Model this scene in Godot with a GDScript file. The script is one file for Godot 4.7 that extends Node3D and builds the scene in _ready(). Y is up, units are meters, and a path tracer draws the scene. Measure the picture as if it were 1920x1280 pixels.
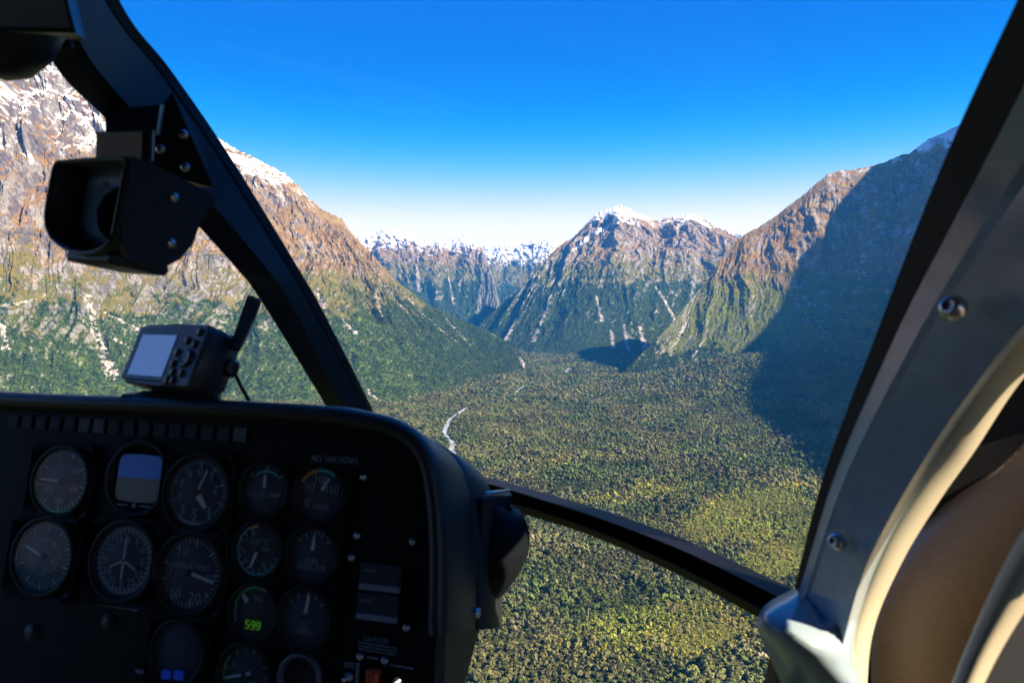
extends Node3D
# A helicopter cabin in flight above a forested glacial valley. Camera at the origin, y up, metres.
# The valley floor lies 500 m below; the mountains stand where they stand, 3 to 14 km off.

const FLOOR := -500.0
const SUN_FROM := Vector3(0.715, 0.57, 0.40)

var rng := RandomNumberGenerator.new()
var names := {}
var mats := {}
var n_gully: FastNoiseLite
var n_rock: FastNoiseLite
var n_patch: FastNoiseLite
var n_fine: FastNoiseLite
var n_cell: FastNoiseLite
var n_warp: FastNoiseLite
var n_crag: FastNoiseLite
var slope_trees: Array = []


func _ready() -> void:
	rng.seed = 20240
	make_camera()
	make_sky()
	make_sun()
	make_noises()
	make_materials()
	make_terrain()
	make_forest()
	make_cabin()
	make_panel()
	make_gps()
	make_compass()


# ------------------------------------------------------------------ camera, sky, sun

func make_camera() -> void:
	var cam := Camera3D.new()
	cam.name = "camera"
	cam.fov = 53.13
	cam.near = 0.02
	cam.far = 60000.0
	cam.rotation_degrees.x = -3.576
	var lens := CameraAttributesPhysical.new()
	lens.frustum_focal_length = 24.0
	lens.frustum_focus_distance = 400.0
	lens.exposure_aperture = 9.0
	lens.exposure_multiplier = 1.0
	cam.attributes = lens
	add_child(cam)
	cam.fov = 53.13
	cam.near = 0.02
	cam.far = 60000.0
	cam.current = true


func make_sky() -> void:
	var w := 64
	var h := 1024
	var img := Image.create(w, h, false, Image.FORMAT_RGBF)
	# clear autumn sky: colour by height above the horizon only
	for y in h:
		var e := 90.0 - (y + 0.5) / h * 180.0
		var up := maxf(e - 4.0, 0.0)
		var c := Color(2.1 * exp(-pow(up / 4.4, 2.0)), 0.15 + 1.85 * exp(-pow(up / 5.5, 1.2)), 0.70 + 1.2 * exp(-pow(up / 9.0, 1.1)))
		if e < 0.0:
			c = c.lerp(Color(0.14, 0.17, 0.13), smoothstep(0.0, -8.0, e))
		for x in w:
			img.set_pixel(x, y, c * 0.31)
	var m := PanoramaSkyMaterial.new()
	m.panorama = ImageTexture.create_from_image(img)
	var sky := Sky.new()
	sky.sky_material = m
	var env := Environment.new()
	env.background_mode = Environment.BG_SKY
	env.sky = sky
	env.background_energy_multiplier = 1.0
	env.tonemap_mode = Environment.TONE_MAPPER_LINEAR
	env.tonemap_exposure = 3.4
	env.fog_enabled = true
	env.fog_density = 0.000034
	env.fog_light_color = Color(0.22, 0.63, 1.0)
	env.sdfgi_enabled = true
	env.ssao_enabled = true
	env.ssil_enabled = true
	var we := WorldEnvironment.new()
	we.name = "world_environment"
	we.environment = env
	add_child(we)


func make_sun() -> void:
	var sun := DirectionalLight3D.new()
	sun.name = "sun"
	sun.light_energy = 1.6
	sun.light_angular_distance = 0.5
	sun.light_color = Color(1.0, 0.93, 0.82)
	sun.shadow_enabled = true
	sun.look_at_from_position(Vector3.ZERO, -SUN_FROM, Vector3.UP)
	add_child(sun)


# ------------------------------------------------------------------ helpers

func numbered(called: String) -> String:
	var n: int = names.get(called, 0)
	names[called] = n + 1
	return called if n == 0 else "%s_%03d" % [called, n]


func tag(o: Node, label: String, category := "", group := "", kind := "") -> Node:
	if label:
		o.set_meta("label", label)
	if category:
		o.set_meta("category", category)
	if group:
		o.set_meta("group", group)
	if kind:
		o.set_meta("kind", kind)
	return o


func put(called: String, mesh: Mesh, m: Material, parent: Node = self) -> MeshInstance3D:
	var o := MeshInstance3D.new()
	o.name = numbered(called) if parent == self else called
	o.mesh = mesh
	o.material_override = m
	parent.add_child(o, true)
	return o


func mat(c: Color, rough := 0.6, metal := 0.0) -> StandardMaterial3D:
	var m := StandardMaterial3D.new()
	m.albedo_color = c.linear_to_srgb()
	m.roughness = rough
	m.metallic = metal
	return m


func noise(kind: int, freq: float, octaves: int, gain: float, fractal: int, sd: int) -> FastNoiseLite:
	var n := FastNoiseLite.new()
	n.noise_type = kind
	n.frequency = freq
	n.fractal_type = fractal
	n.fractal_octaves = octaves
	n.fractal_gain = gain
	n.seed = sd
	return n


func make_noises() -> void:
	n_gully = noise(FastNoiseLite.TYPE_SIMPLEX_SMOOTH, 1.0, 6, 0.58, FastNoiseLite.FRACTAL_RIDGED, 11)
	n_rock = noise(FastNoiseLite.TYPE_SIMPLEX_SMOOTH, 1.0 / 260.0, 6, 0.6, FastNoiseLite.FRACTAL_RIDGED, 23)
	n_patch = noise(FastNoiseLite.TYPE_SIMPLEX_SMOOTH, 1.0 / 260.0, 6, 0.6, FastNoiseLite.FRACTAL_FBM, 37)
	n_fine = noise(FastNoiseLite.TYPE_SIMPLEX_SMOOTH, 1.0 / 42.0, 4, 0.62, FastNoiseLite.FRACTAL_FBM, 41)
	n_cell = noise(FastNoiseLite.TYPE_CELLULAR, 1.0 / 13.0, 1, 0.5, FastNoiseLite.FRACTAL_NONE, 53)
	n_cell.cellular_return_type = FastNoiseLite.RETURN_DISTANCE
	n_crag = noise(FastNoiseLite.TYPE_CELLULAR, 1.0 / 230.0, 5, 0.52, FastNoiseLite.FRACTAL_FBM, 71)
	n_crag.cellular_return_type = FastNoiseLite.RETURN_DISTANCE
	n_warp = noise(FastNoiseLite.TYPE_SIMPLEX_SMOOTH, 1.0 / 700.0, 3, 0.5, FastNoiseLite.FRACTAL_FBM, 61)


func noise_tex(sd: int, freq: float, lo: float, hi: float, size := 512, normal := false, octaves := 5) -> NoiseTexture2D:
	var t := NoiseTexture2D.new()
	t.width = size
	t.height = size
	t.seamless = true
	t.noise = noise(FastNoiseLite.TYPE_SIMPLEX_SMOOTH, freq, octaves, 0.6, FastNoiseLite.FRACTAL_FBM, sd)
	if normal:
		t.as_normal_map = true
		t.bump_strength = 6.0
	else:
		var g := Gradient.new()
		g.set_color(0, Color(lo, lo, lo))
		g.set_color(1, Color(hi, hi, hi))
		t.color_ramp = g
	return t


# ------------------------------------------------------------------ terrain

func make_materials() -> void:
	var t := StandardMaterial3D.new()
	t.vertex_color_use_as_albedo = true
	t.roughness = 0.95
	t.metallic_specular = 0.15
	t.albedo_texture = noise_tex(5, 0.02, 0.80, 1.0, 1024)
	t.uv1_triplanar = true
	t.uv1_world_triplanar = true
	t.uv1_scale = Vector3.ONE * 0.0037
	t.heightmap_enabled = true
	t.heightmap_texture = noise_tex(9, 0.03, 0.0, 1.0, 1024)
	t.heightmap_scale = 500.0
	mats.terrain = t
	var l := StandardMaterial3D.new()
	l.vertex_color_use_as_albedo = true
	l.roughness = 0.85
	l.metallic_specular = 0.2
	mats.leaf = l


func sample(pts: Array, f: float) -> Vector3:
	var k := clampi(int(f), 0, pts.size() - 2)
	return (pts[k] as Vector3).lerp(pts[k + 1], clampf(f - k, 0.0, 1.0))


# Catmull-Rom through points, resampled evenly by length along the crest
func resample(crest: Array, others: Array, count: int, split: float) -> Array:
	var fine := []
	var length := 0.0
	var last := Vector3.ZERO
	for k in crest.size() - 1:
		for q in 24:
			var p := (crest[k] as Vector3).lerp(crest[k + 1], q / 24.0)
			if fine.size():
				length += p.distance_to(last)
			fine.append([length, float(k) + q / 24.0])
			last = p
	length += last.distance_to(crest[-1])
	fine.append([length, float(crest.size() - 1)])
	var out := []
	var at := 0
	for i in count:
		# the stretch before `split` lies out of sight and needs few rows
		var part_i := float(i) / (count - 1)
		var want := length * (part_i / 0.08 * split if part_i < 0.08 else split + (part_i - 0.08) / 0.92 * (1.0 - split))
		while at < fine.size() - 2 and fine[at + 1][0] < want:
			at += 1
		var f: float = lerpf(fine[at][1], fine[at + 1][1], clampf((want - fine[at][0]) / maxf(fine[at + 1][0] - fine[at][0], 1e-6), 0.0, 1.0))
		var row := [want, sample(crest, f)]
		for o in others:
			row.append(sample(o, f / (crest.size() - 1) * (o.size() - 1)))
		out.append(row)
	return out


func v3(list: Array) -> Array:
	var out := []
	for p in list:
		out.append(Vector3(p[0], p[1] if p.size() > 2 else FLOOR - 30.0, p[-1]))
	return out


func ground_at(x: float, z: float) -> float:
	# flat valley floor with an alluvial fan under the right-hand spur and long low swells
	var fan := 120.0 * exp(-(pow((x - 1500.0) / 520.0, 2.0) + pow((z + 3900.0) / 700.0, 2.0)))
	var side := 60.0 * smoothstep(700.0, 1700.0, x) + 70.0 * smoothstep(-300.0, -2000.0, x + (z + 3000.0) * -0.35)
	var slide := 9.0 * sin((x * 0.55 + z * 0.83) / 19.0 + 1.4 * n_warp.get_noise_2d(x * 3.0, z * 3.0)) * exp(-(pow((x - 480.0) / 300.0, 2.0) + pow((z + 1150.0) / 260.0, 2.0)))
	return FLOOR + fan + side + slide + 9.0 * n_patch.get_noise_2d(x * 0.9 + 300.0, z * 0.9) + 7.0 * n_warp.get_noise_2d(x * 1.6, z * 1.6)


# old slide to the right of the valley, grown over with grass and young scrub
func young_at(x: float, z: float) -> float:
	var pb := n_patch.get_noise_2d(x * 0.8, z * 0.8)
	var band := n_patch.get_noise_2d((x * 0.55 + z * 0.83) * 1.5, (x * 0.83 - z * 0.55) * 0.28)
	var big := 0.85 * exp(-(pow((x - 640.0) / 330.0, 2.0) + pow((z + 1480.0) / 330.0, 2.0)))
	var low := 0.8 * exp(-(pow((x - 260.0) / 170.0, 2.0) + pow((z + 1010.0) / 90.0, 2.0)))
	return smoothstep(0.30, 0.62, big + low + 0.75 * band + 0.3 * pb)


# below 1: inside one of the open river flats at the bend of the valley
func clearing(x: float, z: float) -> float:
	var best := 9.0
	for c in [[560.0, -5330.0, 150.0, 75.0], [266.0, -5655.0, 50.0, 90.0], [880.0, -5360.0, 110.0, 70.0], [400.0, -4800.0, 30.0, 110.0]]:
		best = minf(best, Vector2((x - c[0]) / c[2], (z - c[1]) / c[3]).length())
	return best + 0.25 * n_fine.get_noise_2d(x * 0.4, z * 0.4)


# d: crest, foot (in front), back, ns, nt, nb, seed, power, gully (m), gully_len, rock (m), snow, tussock, forest lines, dist for trees
func mountain(called: String, label: String, d: Dictionary) -> void:
	var ns: int = d.ns
	var nt: int = d.nt
	var nb: int = d.nb
	var rows := resample(v3(d.crest), [v3(d.foot), v3(d.back)], ns, d.get("split", 0.08))
	var wide := nt + nb
	var pos := PackedVector3Array()
	pos.resize(ns * wide)
	var chunk := []
	chunk.resize(ns)
	var task := WorkerThreadPool.add_group_task(func(i: int) -> void: chunk[i] = mountain_row(rows, i, d), ns)
	WorkerThreadPool.wait_for_group_task_completion(task)
	for i in ns:
		var r: PackedVector3Array = chunk[i]
		for j in wide:
			pos[i * wide + j] = r[j]

	var face := 0.0
	for q in 400:
		var at := ((q * 37) % (ns - 4) + 2) * wide + (q * 53) % (nt - 4) + 2
		face += (pos[at + 1] - pos[at - 1]).cross(pos[at + wide] - pos[at - wide]).y
	d.flip = face < 0.0
	var nor := PackedVector3Array()
	nor.resize(ns * wide)
	var col := PackedColorArray()
	col.resize(ns * wide)
	chunk = []
	chunk.resize(ns)
	var task2 := WorkerThreadPool.add_group_task(func(i: int) -> void: chunk[i] = mountain_paint(pos, i, rows, d), ns)
	WorkerThreadPool.wait_for_group_task_completion(task2)
	for i in ns:
		var a: PackedVector3Array = chunk[i][0]
		var b: PackedColorArray = chunk[i][1]
		for j in wide:
			nor[i * wide + j] = a[j]
			col[i * wide + j] = b[j]
		slope_trees.append_array(chunk[i][2])
	var idx := PackedInt32Array()
	idx.resize((ns - 1) * (wide - 1) * 6)
	var k := 0
	for i in ns - 1:
		for j in wide - 1:
			var a := i * wide + j
			idx[k] = a; idx[k + 1] = a + wide; idx[k + 2] = a + 1
			idx[k + 3] = a + 1; idx[k + 4] = a + wide; idx[k + 5] = a + wide + 1
			k += 6
	if d.get("flip", false):
		idx.reverse()
	var arr := []
	arr.resize(Mesh.ARRAY_MAX)
	arr[Mesh.ARRAY_VERTEX] = pos
	arr[Mesh.ARRAY_COLOR] = col
	arr[Mesh.ARRAY_INDEX] = idx
	var m := ArrayMesh.new()
	m.add_surface_from_arrays(Mesh.PRIMITIVE_TRIANGLES, arr)
	var o := put(called, m, mats.terrain)
	tag(o, label, "mountain", "", "structure")


func mountain_row(rows: Array, i: int, d: Dictionary) -> PackedVector3Array:
	var nt: int = d.nt
	var nb: int = d.nb
	var out := PackedVector3Array()
	out.resize(nt + nb)
	var s: float = rows[i][0]
	var c: Vector3 = rows[i][1]
	var f: Vector3 = rows[i][2]
	var b: Vector3 = rows[i][3]
	var a0: Vector3 = rows[maxi(i - 6, 0)][1]
	var a1: Vector3 = rows[mini(i + 6, rows.size() - 1)][1]
	var along := Vector3(a1.x - a0.x, 0, a1.z - a0.z).normalized()
	var out_dir := Vector3(f.x - c.x, 0, f.z - c.z).normalized()
	var tall := c.y - FLOOR
	var size := clampf(tall / 900.0, 0.05, 1.0)
	var length := Vector2(f.x - c.x, f.z - c.z).length() + 1.0
	var jag: float = d.get("jag", 18.0)
	var teeth := jag * size * (n_rock.get_noise_2d(s * 3.0, d.seed * 77.0) + 0.5 * n_fine.get_noise_2d(s, d.seed * 9.0))
	var amp_g: float = d.gully * size
	var amp_r: float = d.rock * size
	var gl: float = d.gully_len
	for j in nt:
		var t := pow(float(j) / (nt - 1), 0.9)
		var g: float = 1.0 - pow(1.0 - t, d.power)
		var p := Vector3(lerpf(c.x, f.x, t), lerpf(c.y, f.y, g), lerpf(c.z, f.z, t))
		var e: float = smoothstep(0.0, 0.10, t) * (1.0 - 0.85 * smoothstep(0.72, 1.0, t))
		var w := n_warp.get_noise_3d(p.x, p.y, p.z)
		var w2 := n_warp.get_noise_3d(p.z * 1.7 + 900.0, p.x * 1.7, p.y * 1.7)
		# ribs and gullies that run down the fall line
		var gul: float = n_gully.get_noise_2d((s + 150.0 * w) / gl + d.seed * 13.7, (t * length + 120.0 * w2) / (gl * 4.2))
		var gul2: float = n_gully.get_noise_2d((s + 60.0 * w2) / (gl * 0.23) + d.seed * 5.1, (t * length) / (gl * 1.3))
		# broken crags: angular blocks with sharp creases between them
		var rk := 0.35 * n_rock.get_noise_3d(p.x, p.y * 1.2, p.z) - 1.7 * (n_crag.get_noise_3d(p.x + 60.0 * w2, p.y * 0.62, p.z + 60.0 * w) + 0.45)
		var high := 0.3 + 0.7 * smoothstep(-100.0, 900.0, p.y) + 0.7 * smoothstep(800.0, 1300.0, p.y)
		var disp: float = e * (amp_g * (1.0 - 0.55 * smoothstep(0.3, 0.8, t)) * (gul * 0.8 + 0.10 * gul2) + amp_r * high * rk)
		for rib in d.get("ribs", []):
			var q: float = (s / rows[-1][0] - rib[0] - rib[3] * t) / rib[1]
			disp += e * size * rib[2] * exp(-q * q)
		var fine: float = n_fine.get_noise_3d(p.x, p.y, p.z) * d.get("fine", 10.0) * smoothstep(0.0, 0.05, t)
		p += out_dir * disp + Vector3(0, disp * 0.25 + fine + teeth * (1.0 - smoothstep(0.0, 0.03, t)), 0)
		# ledges: steep bands broken by gentler treads
		var ledge: float = d.get("ledge", 0.0)
		if ledge > 0.0:
			var step := 95.0
			var h := (p.y + 60.0 * w) / step
			var fr := h - floorf(h)
			p += out_dir * ledge * e * (smoothstep(0.25, 0.75, fr) - fr)
		out[nt - 1 - j] = p
	for j in nb:
		var t := (j + 1.0) / nb
		var p := Vector3(lerpf(c.x, b.x, t), lerpf(c.y, b.y, 1.0 - pow(1.0 - t, 1.3)), lerpf(c.z, b.z, t))
		var e: float = smoothstep(0.0, 0.2, t) * (1.0 - t)
		p.y += teeth * (1.0 - smoothstep(0.0, 0.15, t)) + e * 90.0 * size * n_rock.get_noise_3d(p.x, p.y, p.z)
		out[nt + j] = p
	return out


func mountain_paint(pos: PackedVector3Array, i: int, rows: Array, d: Dictionary) -> Array:
	var ns: int = d.ns
	var nt: int = d.nt
	var wide: int = nt + d.nb
	var nor := PackedVector3Array()
	nor.resize(wide)
	var col := PackedColorArray()
	col.resize(wide)
	var trees := []
	var r := RandomNumberGenerator.new()
	r.seed = hash(str(i) + str(d.seed))
	var i0 := maxi(i - 1, 0) * wide
	var i1 := mini(i + 1, ns - 1) * wide
	var sgn := -1.0 if d.get("flip", false) else 1.0
	var sfrac: float = rows[i][0] / rows[-1][0]
	var chance: float = d.get("trees", 0.0)
	for j in wide:
		var p := pos[i * wide + j]
		var n := (pos[i * wide + mini(j + 1, wide - 1)] - pos[i * wide + maxi(j - 1, 0)]).cross(pos[i1 + j] - pos[i0 + j]).normalized() * sgn
		nor[j] = n
		# stains of three sizes, by place alone: where each kind of ground cover happens to grow
		var blotch := n_patch.get_noise_3d(p.x, p.y, p.z)
		var mottling := n_patch.get_noise_3d(p.x * 3.1 + 500.0, p.y * 1.2, p.z * 3.1)
		var speckle := n_fine.get_noise_3d(p.x * 1.7, p.y * 1.7 + 90.0, p.z * 1.7)
		var h := p.y + 270.0 * blotch + 150.0 * mottling + 40.0 * speckle
		var steep := 1.0 - n.y
		# bare rock outcrops with ragged outlines where the ground is too steep for soil, more of them higher up
		var t := 1.0 - float(j) / (nt - 1)
		var cliff := 0.0
		for k in d.get("cliffs", []):
			cliff += k[4] * exp(-(pow((sfrac - k[0]) / k[2], 2.0) + pow((t - k[1]) / k[3], 2.0)))
		var rockiness: float = smoothstep(0.66, 0.74, steep + 0.42 * mottling + 0.22 * speckle + d.get("bare", 0.0) + cliff + 0.12 * smoothstep(0.0, 900.0, p.y))
		var rock := Color(0.14, 0.125, 0.145).lerp(Color(0.32, 0.295, 0.28), smoothstep(-0.15, 0.35, mottling + 0.5 * speckle + 0.5 * blotch))
		var tussock := Color(0.27, 0.155, 0.06).lerp(Color(0.31, 0.225, 0.10), clampf(0.5 + speckle + mottling, 0.0, 1.0)).lerp(Color(0.13, 0.075, 0.045), clampf(blotch + 0.3 + speckle * 0.6, 0.0, 1.0) * 0.7)
		var scrub := (d.get("scrub", Color(0.19, 0.15, 0.04)) as Color).lerp(Color(0.075, 0.095, 0.025), clampf(0.5 + 1.6 * mottling + speckle, 0.0, 1.0))
		var forest: Color = Color(0.018, 0.032, 0.010).lerp(Color(0.042, 0.062, 0.015), clampf(0.45 + 1.2 * speckle + 0.7 * mottling, 0.0, 1.0)).lerp(Color(0.10, 0.125, 0.022), clampf((mottling - 0.22) * 3.0, 0.0, 1.0) * d.get("grassy", 0.6))
		var lush: float = d.get("lush", 1.0)
		forest = Color(forest.r * lush, forest.g * lush, forest.b * lush)
		var c: Color = forest.lerp(scrub, smoothstep(d.forest - 18.0, d.forest + 18.0, h)).lerp(tussock, smoothstep(d.tussock - 60.0, d.tussock + 60.0, h + 60.0 * speckle))
		var woody: float = (1.0 - smoothstep(d.forest - 40.0, d.forest + 90.0, h)) * (1.0 - rockiness)
		c = c.lerp(rock, rockiness * d.get("rocks", 0.9) * lerpf(0.75, 1.0, smoothstep(-300.0, 500.0, p.y)))
		# thin early snow lies on ledges and gentle ground and leaves the faces dark
		var sn: float = smoothstep(d.snow, d.snow + 160.0, h + 120.0 * speckle)
		var streak := n_patch.get_noise_3d(p.x * 0.9, p.y * 5.0, p.z * 0.9)
		sn *= smoothstep(0.74, 0.66, steep + d.get("thin", 0.0) - d.get("streak", 0.42) * streak - 0.3 * mottling - 0.25 * speckle)
		c = c.lerp(Color(0.80, 0.82, 0.86), clampf(sn, 0.0, 1.0))
		for slip in d.get("slips", []):
			# landslide scars: pale broken rock, ragged edges
			if j < nt and t > slip[1] - 0.01 and t < slip[3] + 0.01:
				var q: float = clampf((t - slip[1]) / (slip[3] - slip[1]), 0.0, 1.0)
				var mid: float = lerpf(slip[0], slip[2], q) + 0.0022 * speckle + 0.003 * mottling
				var w: float = slip[4] * (0.55 + 0.6 * q) * (0.7 + 1.1 * absf(mottling + speckle * 0.5))
				var on: float = smoothstep(1.25, 0.6, absf(sfrac - mid) / w) * smoothstep(-0.2, 0.15, speckle + mottling + 0.12)
				c = c.lerp(Color(0.80, 0.82, 0.86) if slip.size() > 5 else Color(0.30, 0.25, 0.21).lerp(Color(0.52, 0.47, 0.42), clampf(0.5 + speckle * 1.6, 0.0, 1.0)), on)
				woody *= 1.0 - on
		var mottle := 0.82 + 0.5 * clampf(0.45 + 0.9 * speckle + 0.45 * streak, 0.0, 1.0)
		col[j] = Color(c.r * mottle, c.g * mottle, c.b * mottle)
		if chance > 0.0 and j < nt and woody > 0.55 and r.randf() < chance:
			trees.append([p, c, d.seed])
	return [nor, col, trees]


func make_terrain() -> void:
	make_ground()
	mountain("mountain", "near steep mountain with snow-dusted top, brown tussock and landslide scars", {
		"crest": [[-3900, 1500, -1500], [-3626, 1750, -2600], [-3375, 1932, -3300], [-2956, 1976, -3700], [-2604, 1873, -4000], [-2422, 1633, -4300], [-2219, 1336, -4600], [-2065, 1123, -4800], [-1977, 1061, -4850], [-1867, 1008, -4950], [-1674, 913, -5050], [-1575, 825, -5100], [-1512, 735, -5150], [-1422, 657, -5250], [-1313, 614, -5300], [-1244, 497, -5350], [-1101, 338, -5450], [-950, 151, -5550], [-705, -44, -5650], [-397, -189, -5650], [-129, -292, -5500], [21, -373, -5300], [100, -459, -5100], [132, -530, -4900]],
		"foot": [[-2300, -700], [-2250, -1500], [-2000, -2150], [-1600, -2600], [-1250, -2850], [-859, -2990], [-513, -3080], [-278, -3500], [-65, -4080], [60, -4350], [125, -4640]],
		"back": [[-6000, -2500], [-5500, -4500], [-4500, -6500], [-2800, -7800], [-1800, -7800], [-1000, -7000], [-300, -6400], [150, -5400]],
		"ns": 1000, "nt": 540, "nb": 20, "split": 0.40, "seed": 1, "power": 1.35, "gully": 170.0, "gully_len": 700.0, "rock": 75.0, "ledge": 9.0, "fine": 13.0,
		"snow": 760.0, "thin": 0.20, "lush": 1.7, "bare": -0.03, "streak": 0.75, "tussock": 200.0, "forest": -50.0, "trees": 0.12,
		"slips": [[0.4970, 0.590, 0.5371, 0.791, 0.0047], [0.5130, 0.615, 0.5371, 0.640, 0.0031], [0.5271, 0.686, 0.5451, 0.706, 0.0027], [0.4389, 0.668, 0.4529, 0.722, 0.0025], [0.4629, 0.611, 0.4349, 0.650, 0.0024], [0.7214, 0.212, 0.7615, 0.319, 0.0023], [0.7776, 0.134, 0.8196, 0.396, 0.0031], [0.8337, 0.113, 0.8477, 0.400, 0.0029], [0.9018, 0.000, 0.9198, 0.162, 0.0027], [0.9399, 0.066, 0.9699, 0.390, 0.0138], [0.6533, 0.410, 0.6553, 0.485, 0.0021], [0.6713, 0.520, 0.6794, 0.576, 0.0017], [0.6774, 0.863, 0.6834, 0.926, 0.0011], [0.7094, 0.353, 0.7074, 0.478, 0.0014]],
		"cliffs": [[0.558, 0.49, 0.045, 0.12, 0.34], [0.66, 0.22, 0.03, 0.06, 0.2], [0.47, 0.5, 0.05, 0.06, 0.15], [0.62, 0.62, 0.05, 0.1, 0.12], [0.962, 0.35, 0.022, 0.3, 0.9]],
	})
	mountain("mountain", "shaded mountain wall with sunlit lower spur and snow-streaked jagged crest", {
		"crest": [[2900, 1150, 1500], [3050, 1250, 300], [3150, 1330, -700], [3400, 1390, -1900], [3650, 1420, -2900], [3780, 1520, -3500], [3740, 1800, -4100], [3640, 1760, -4600], [3490, 1590, -4850], [3398, 1420, -4980], [3256, 1257, -5050], [3155, 1205, -5070], [3051, 1164, -5090], [2924, 1062, -5100], [2865, 1054, -5100], [2750, 1000, -5100], [2594, 961, -5100], [2515, 949, -5100], [2417, 942, -5100], [2330, 919, -5080], [2226, 838, -5060], [2126, 748, -5050], [2030, 682, -5050], [1931, 603, -5040], [1812, 525, -5030], [1693, 466, -5020], [1610, 387, -5000], [1500, 269, -4950], [1430, 171, -4900], [1341, 75, -4850], [1223, -37, -4750], [1108, -145, -4650], [979, -256, -4550], [837, -376, -4450], [708, -490, -4400], [632, -525, -4350]],
		"foot": [[2300, 1500], [2250, 300], [2150, -900], [2150, -1800], [2200, -2500], [2250, -3100], [2150, -3600], [1950, -3850], [1750, -3950], [1500, -4020], [1300, -4100], [1100, -4190], [900, -4270], [700, -4310], [610, -4330]],
		"back": [[5000, 800], [5000, -1500], [5000, -3500], [4800, -5500], [3800, -6800], [2800, -6800], [1900, -6200], [1300, -5500], [900, -4800], [640, -4420]],
		"ns": 640, "nt": 320, "nb": 20, "split": 0.55, "seed": 2, "power": 1.25, "gully": 46.0, "gully_len": 560.0, "rock": 60.0, "jag": 9.0, "ledge": 6.0,
		"snow": 1020.0, "streak": 0.7, "tussock": 130.0, "forest": -330.0, "scrub": Color(0.155, 0.165, 0.034), "trees": 0.10, "grassy": 1.0, "lush": 1.5, "bare": 0.14,
		"slips": [[0.9058, 0.212, 0.9138, 0.458, 0.0041], [0.9379, 0.383, 0.9619, 0.576, 0.0031], [0.8758, 0.555, 0.8838, 0.679, 0.0016]],
	})
	mountain("mountain", "grey pyramid peak with snow near its summit at the valley's end", {
		"crest": [[-535, -475, -7600], [-331, -252, -7700], [-184, -122, -7850], [31, 50, -8000], [255, 255, -8200], [462, 527, -8500], [604, 670, -8650], [785, 770, -8800], [931, 929, -8900], [1114, 1112, -9000], [1260, 1167, -9050], [1442, 1222, -9100], [1584, 1159, -9100], [1725, 1089, -9100], [1913, 1018, -9150], [2101, 1066, -9200], [2314, 1108, -9200], [2456, 1123, -9200], [2600, 1031, -9200], [2708, 960, -9200], [2931, 801, -9000], [3273, 533, -8600], [3739, 124, -8000]],
		"foot": [[-600, -7400], [-450, -6900], [-150, -6350], [150, -6050], [371, -5918], [650, -5780], [950, -5700], [1300, -5900], [1600, -6200], [2300, -6300], [3400, -6200]],
		"back": [[-700, -8000], [-300, -9500], [500, -11000], [1500, -11500], [2700, -11500], [3800, -10500], [4300, -8800]],
		"ns": 520, "nt": 330, "nb": 16, "seed": 3, "power": 1.2, "gully": 215.0, "gully_len": 1100.0, "rock": 110.0, "jag": 30.0, "ledge": 9.0, "fine": 6.0,
		"snow": 960.0, "thin": 0.05, "tussock": 470.0, "forest": 210.0, "bare": 0.15, "streak": 0.25, "grassy": 0.3,
		"slips": [[0.3387, 0.478, 0.3267, 0.834, 0.0057], [0.2345, 0.386, 0.2345, 0.809, 0.0110], [0.5150, 0.791, 0.5251, 0.893, 0.0035], [0.5351, 0.751, 0.5491, 0.904, 0.0046], [0.5671, 0.762, 0.5852, 0.908, 0.0065], [0.4770, 0.594, 0.4970, 0.729, 0.0034], [0.5912, 0.489, 0.6433, 0.722, 0.0046], [0.5291, 0.086, 0.3808, 0.152, 0.045, 1]],
		"cliffs": [[0.56, 0.82, 0.07, 0.06, 0.3], [0.4, 0.15, 0.1, 0.12, 0.2], [0.62, 0.25, 0.12, 0.15, 0.15]],
	})
	mountain("mountain", "hazy blue mountain with brown shoulder and snowy tops behind the valley bend", {
		"crest": [[-4093, 1021, -11000], [-3466, 1384, -11200], [-3149, 1310, -11300], [-2781, 1260, -11400], [-2677, 1102, -11400], [-2494, 1107, -11450], [-2273, 1103, -11500], [-2138, 1174, -11500], [-2013, 1209, -11500], [-1890, 1103, -11500], [-1632, 1041, -11500], [-1499, 961, -11500], [-1284, 988, -11500], [-1035, 961, -11500], [-901, 1015, -11500], [-793, 1050, -11500], [-651, 988, -11500], [-513, 865, -11400], [-418, 651, -11200], [-297, 339, -10900], [-207, 0, -10600], [-161, -321, -10300], [-150, -520, -10000]],
		"foot": [[-3600, -8200], [-2600, -8000], [-1800, -8000], [-1200, -8100], [-700, -8300], [-450, -8600], [-300, -9200], [-160, -9800]],
		"back": [[-4500, -13500], [-2500, -13500], [-800, -13200], [-100, -12000], [-100, -10400]],
		"ns": 330, "nt": 220, "nb": 10, "seed": 4, "power": 1.25, "gully": 330.0, "gully_len": 1200.0, "rock": 110.0, "jag": 30.0, "ledge": 9.0, "fine": 8.0,
		"snow": 760.0, "tussock": 560.0, "forest": 250.0, "bare": 0.06, "streak": 0.2, "grassy": 0.3,
		"slips": [[0.4629, 0.254, 0.4669, 0.468, 0.0053], [0.5491, 0.326, 0.5611, 0.580, 0.0047]],
	})
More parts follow.
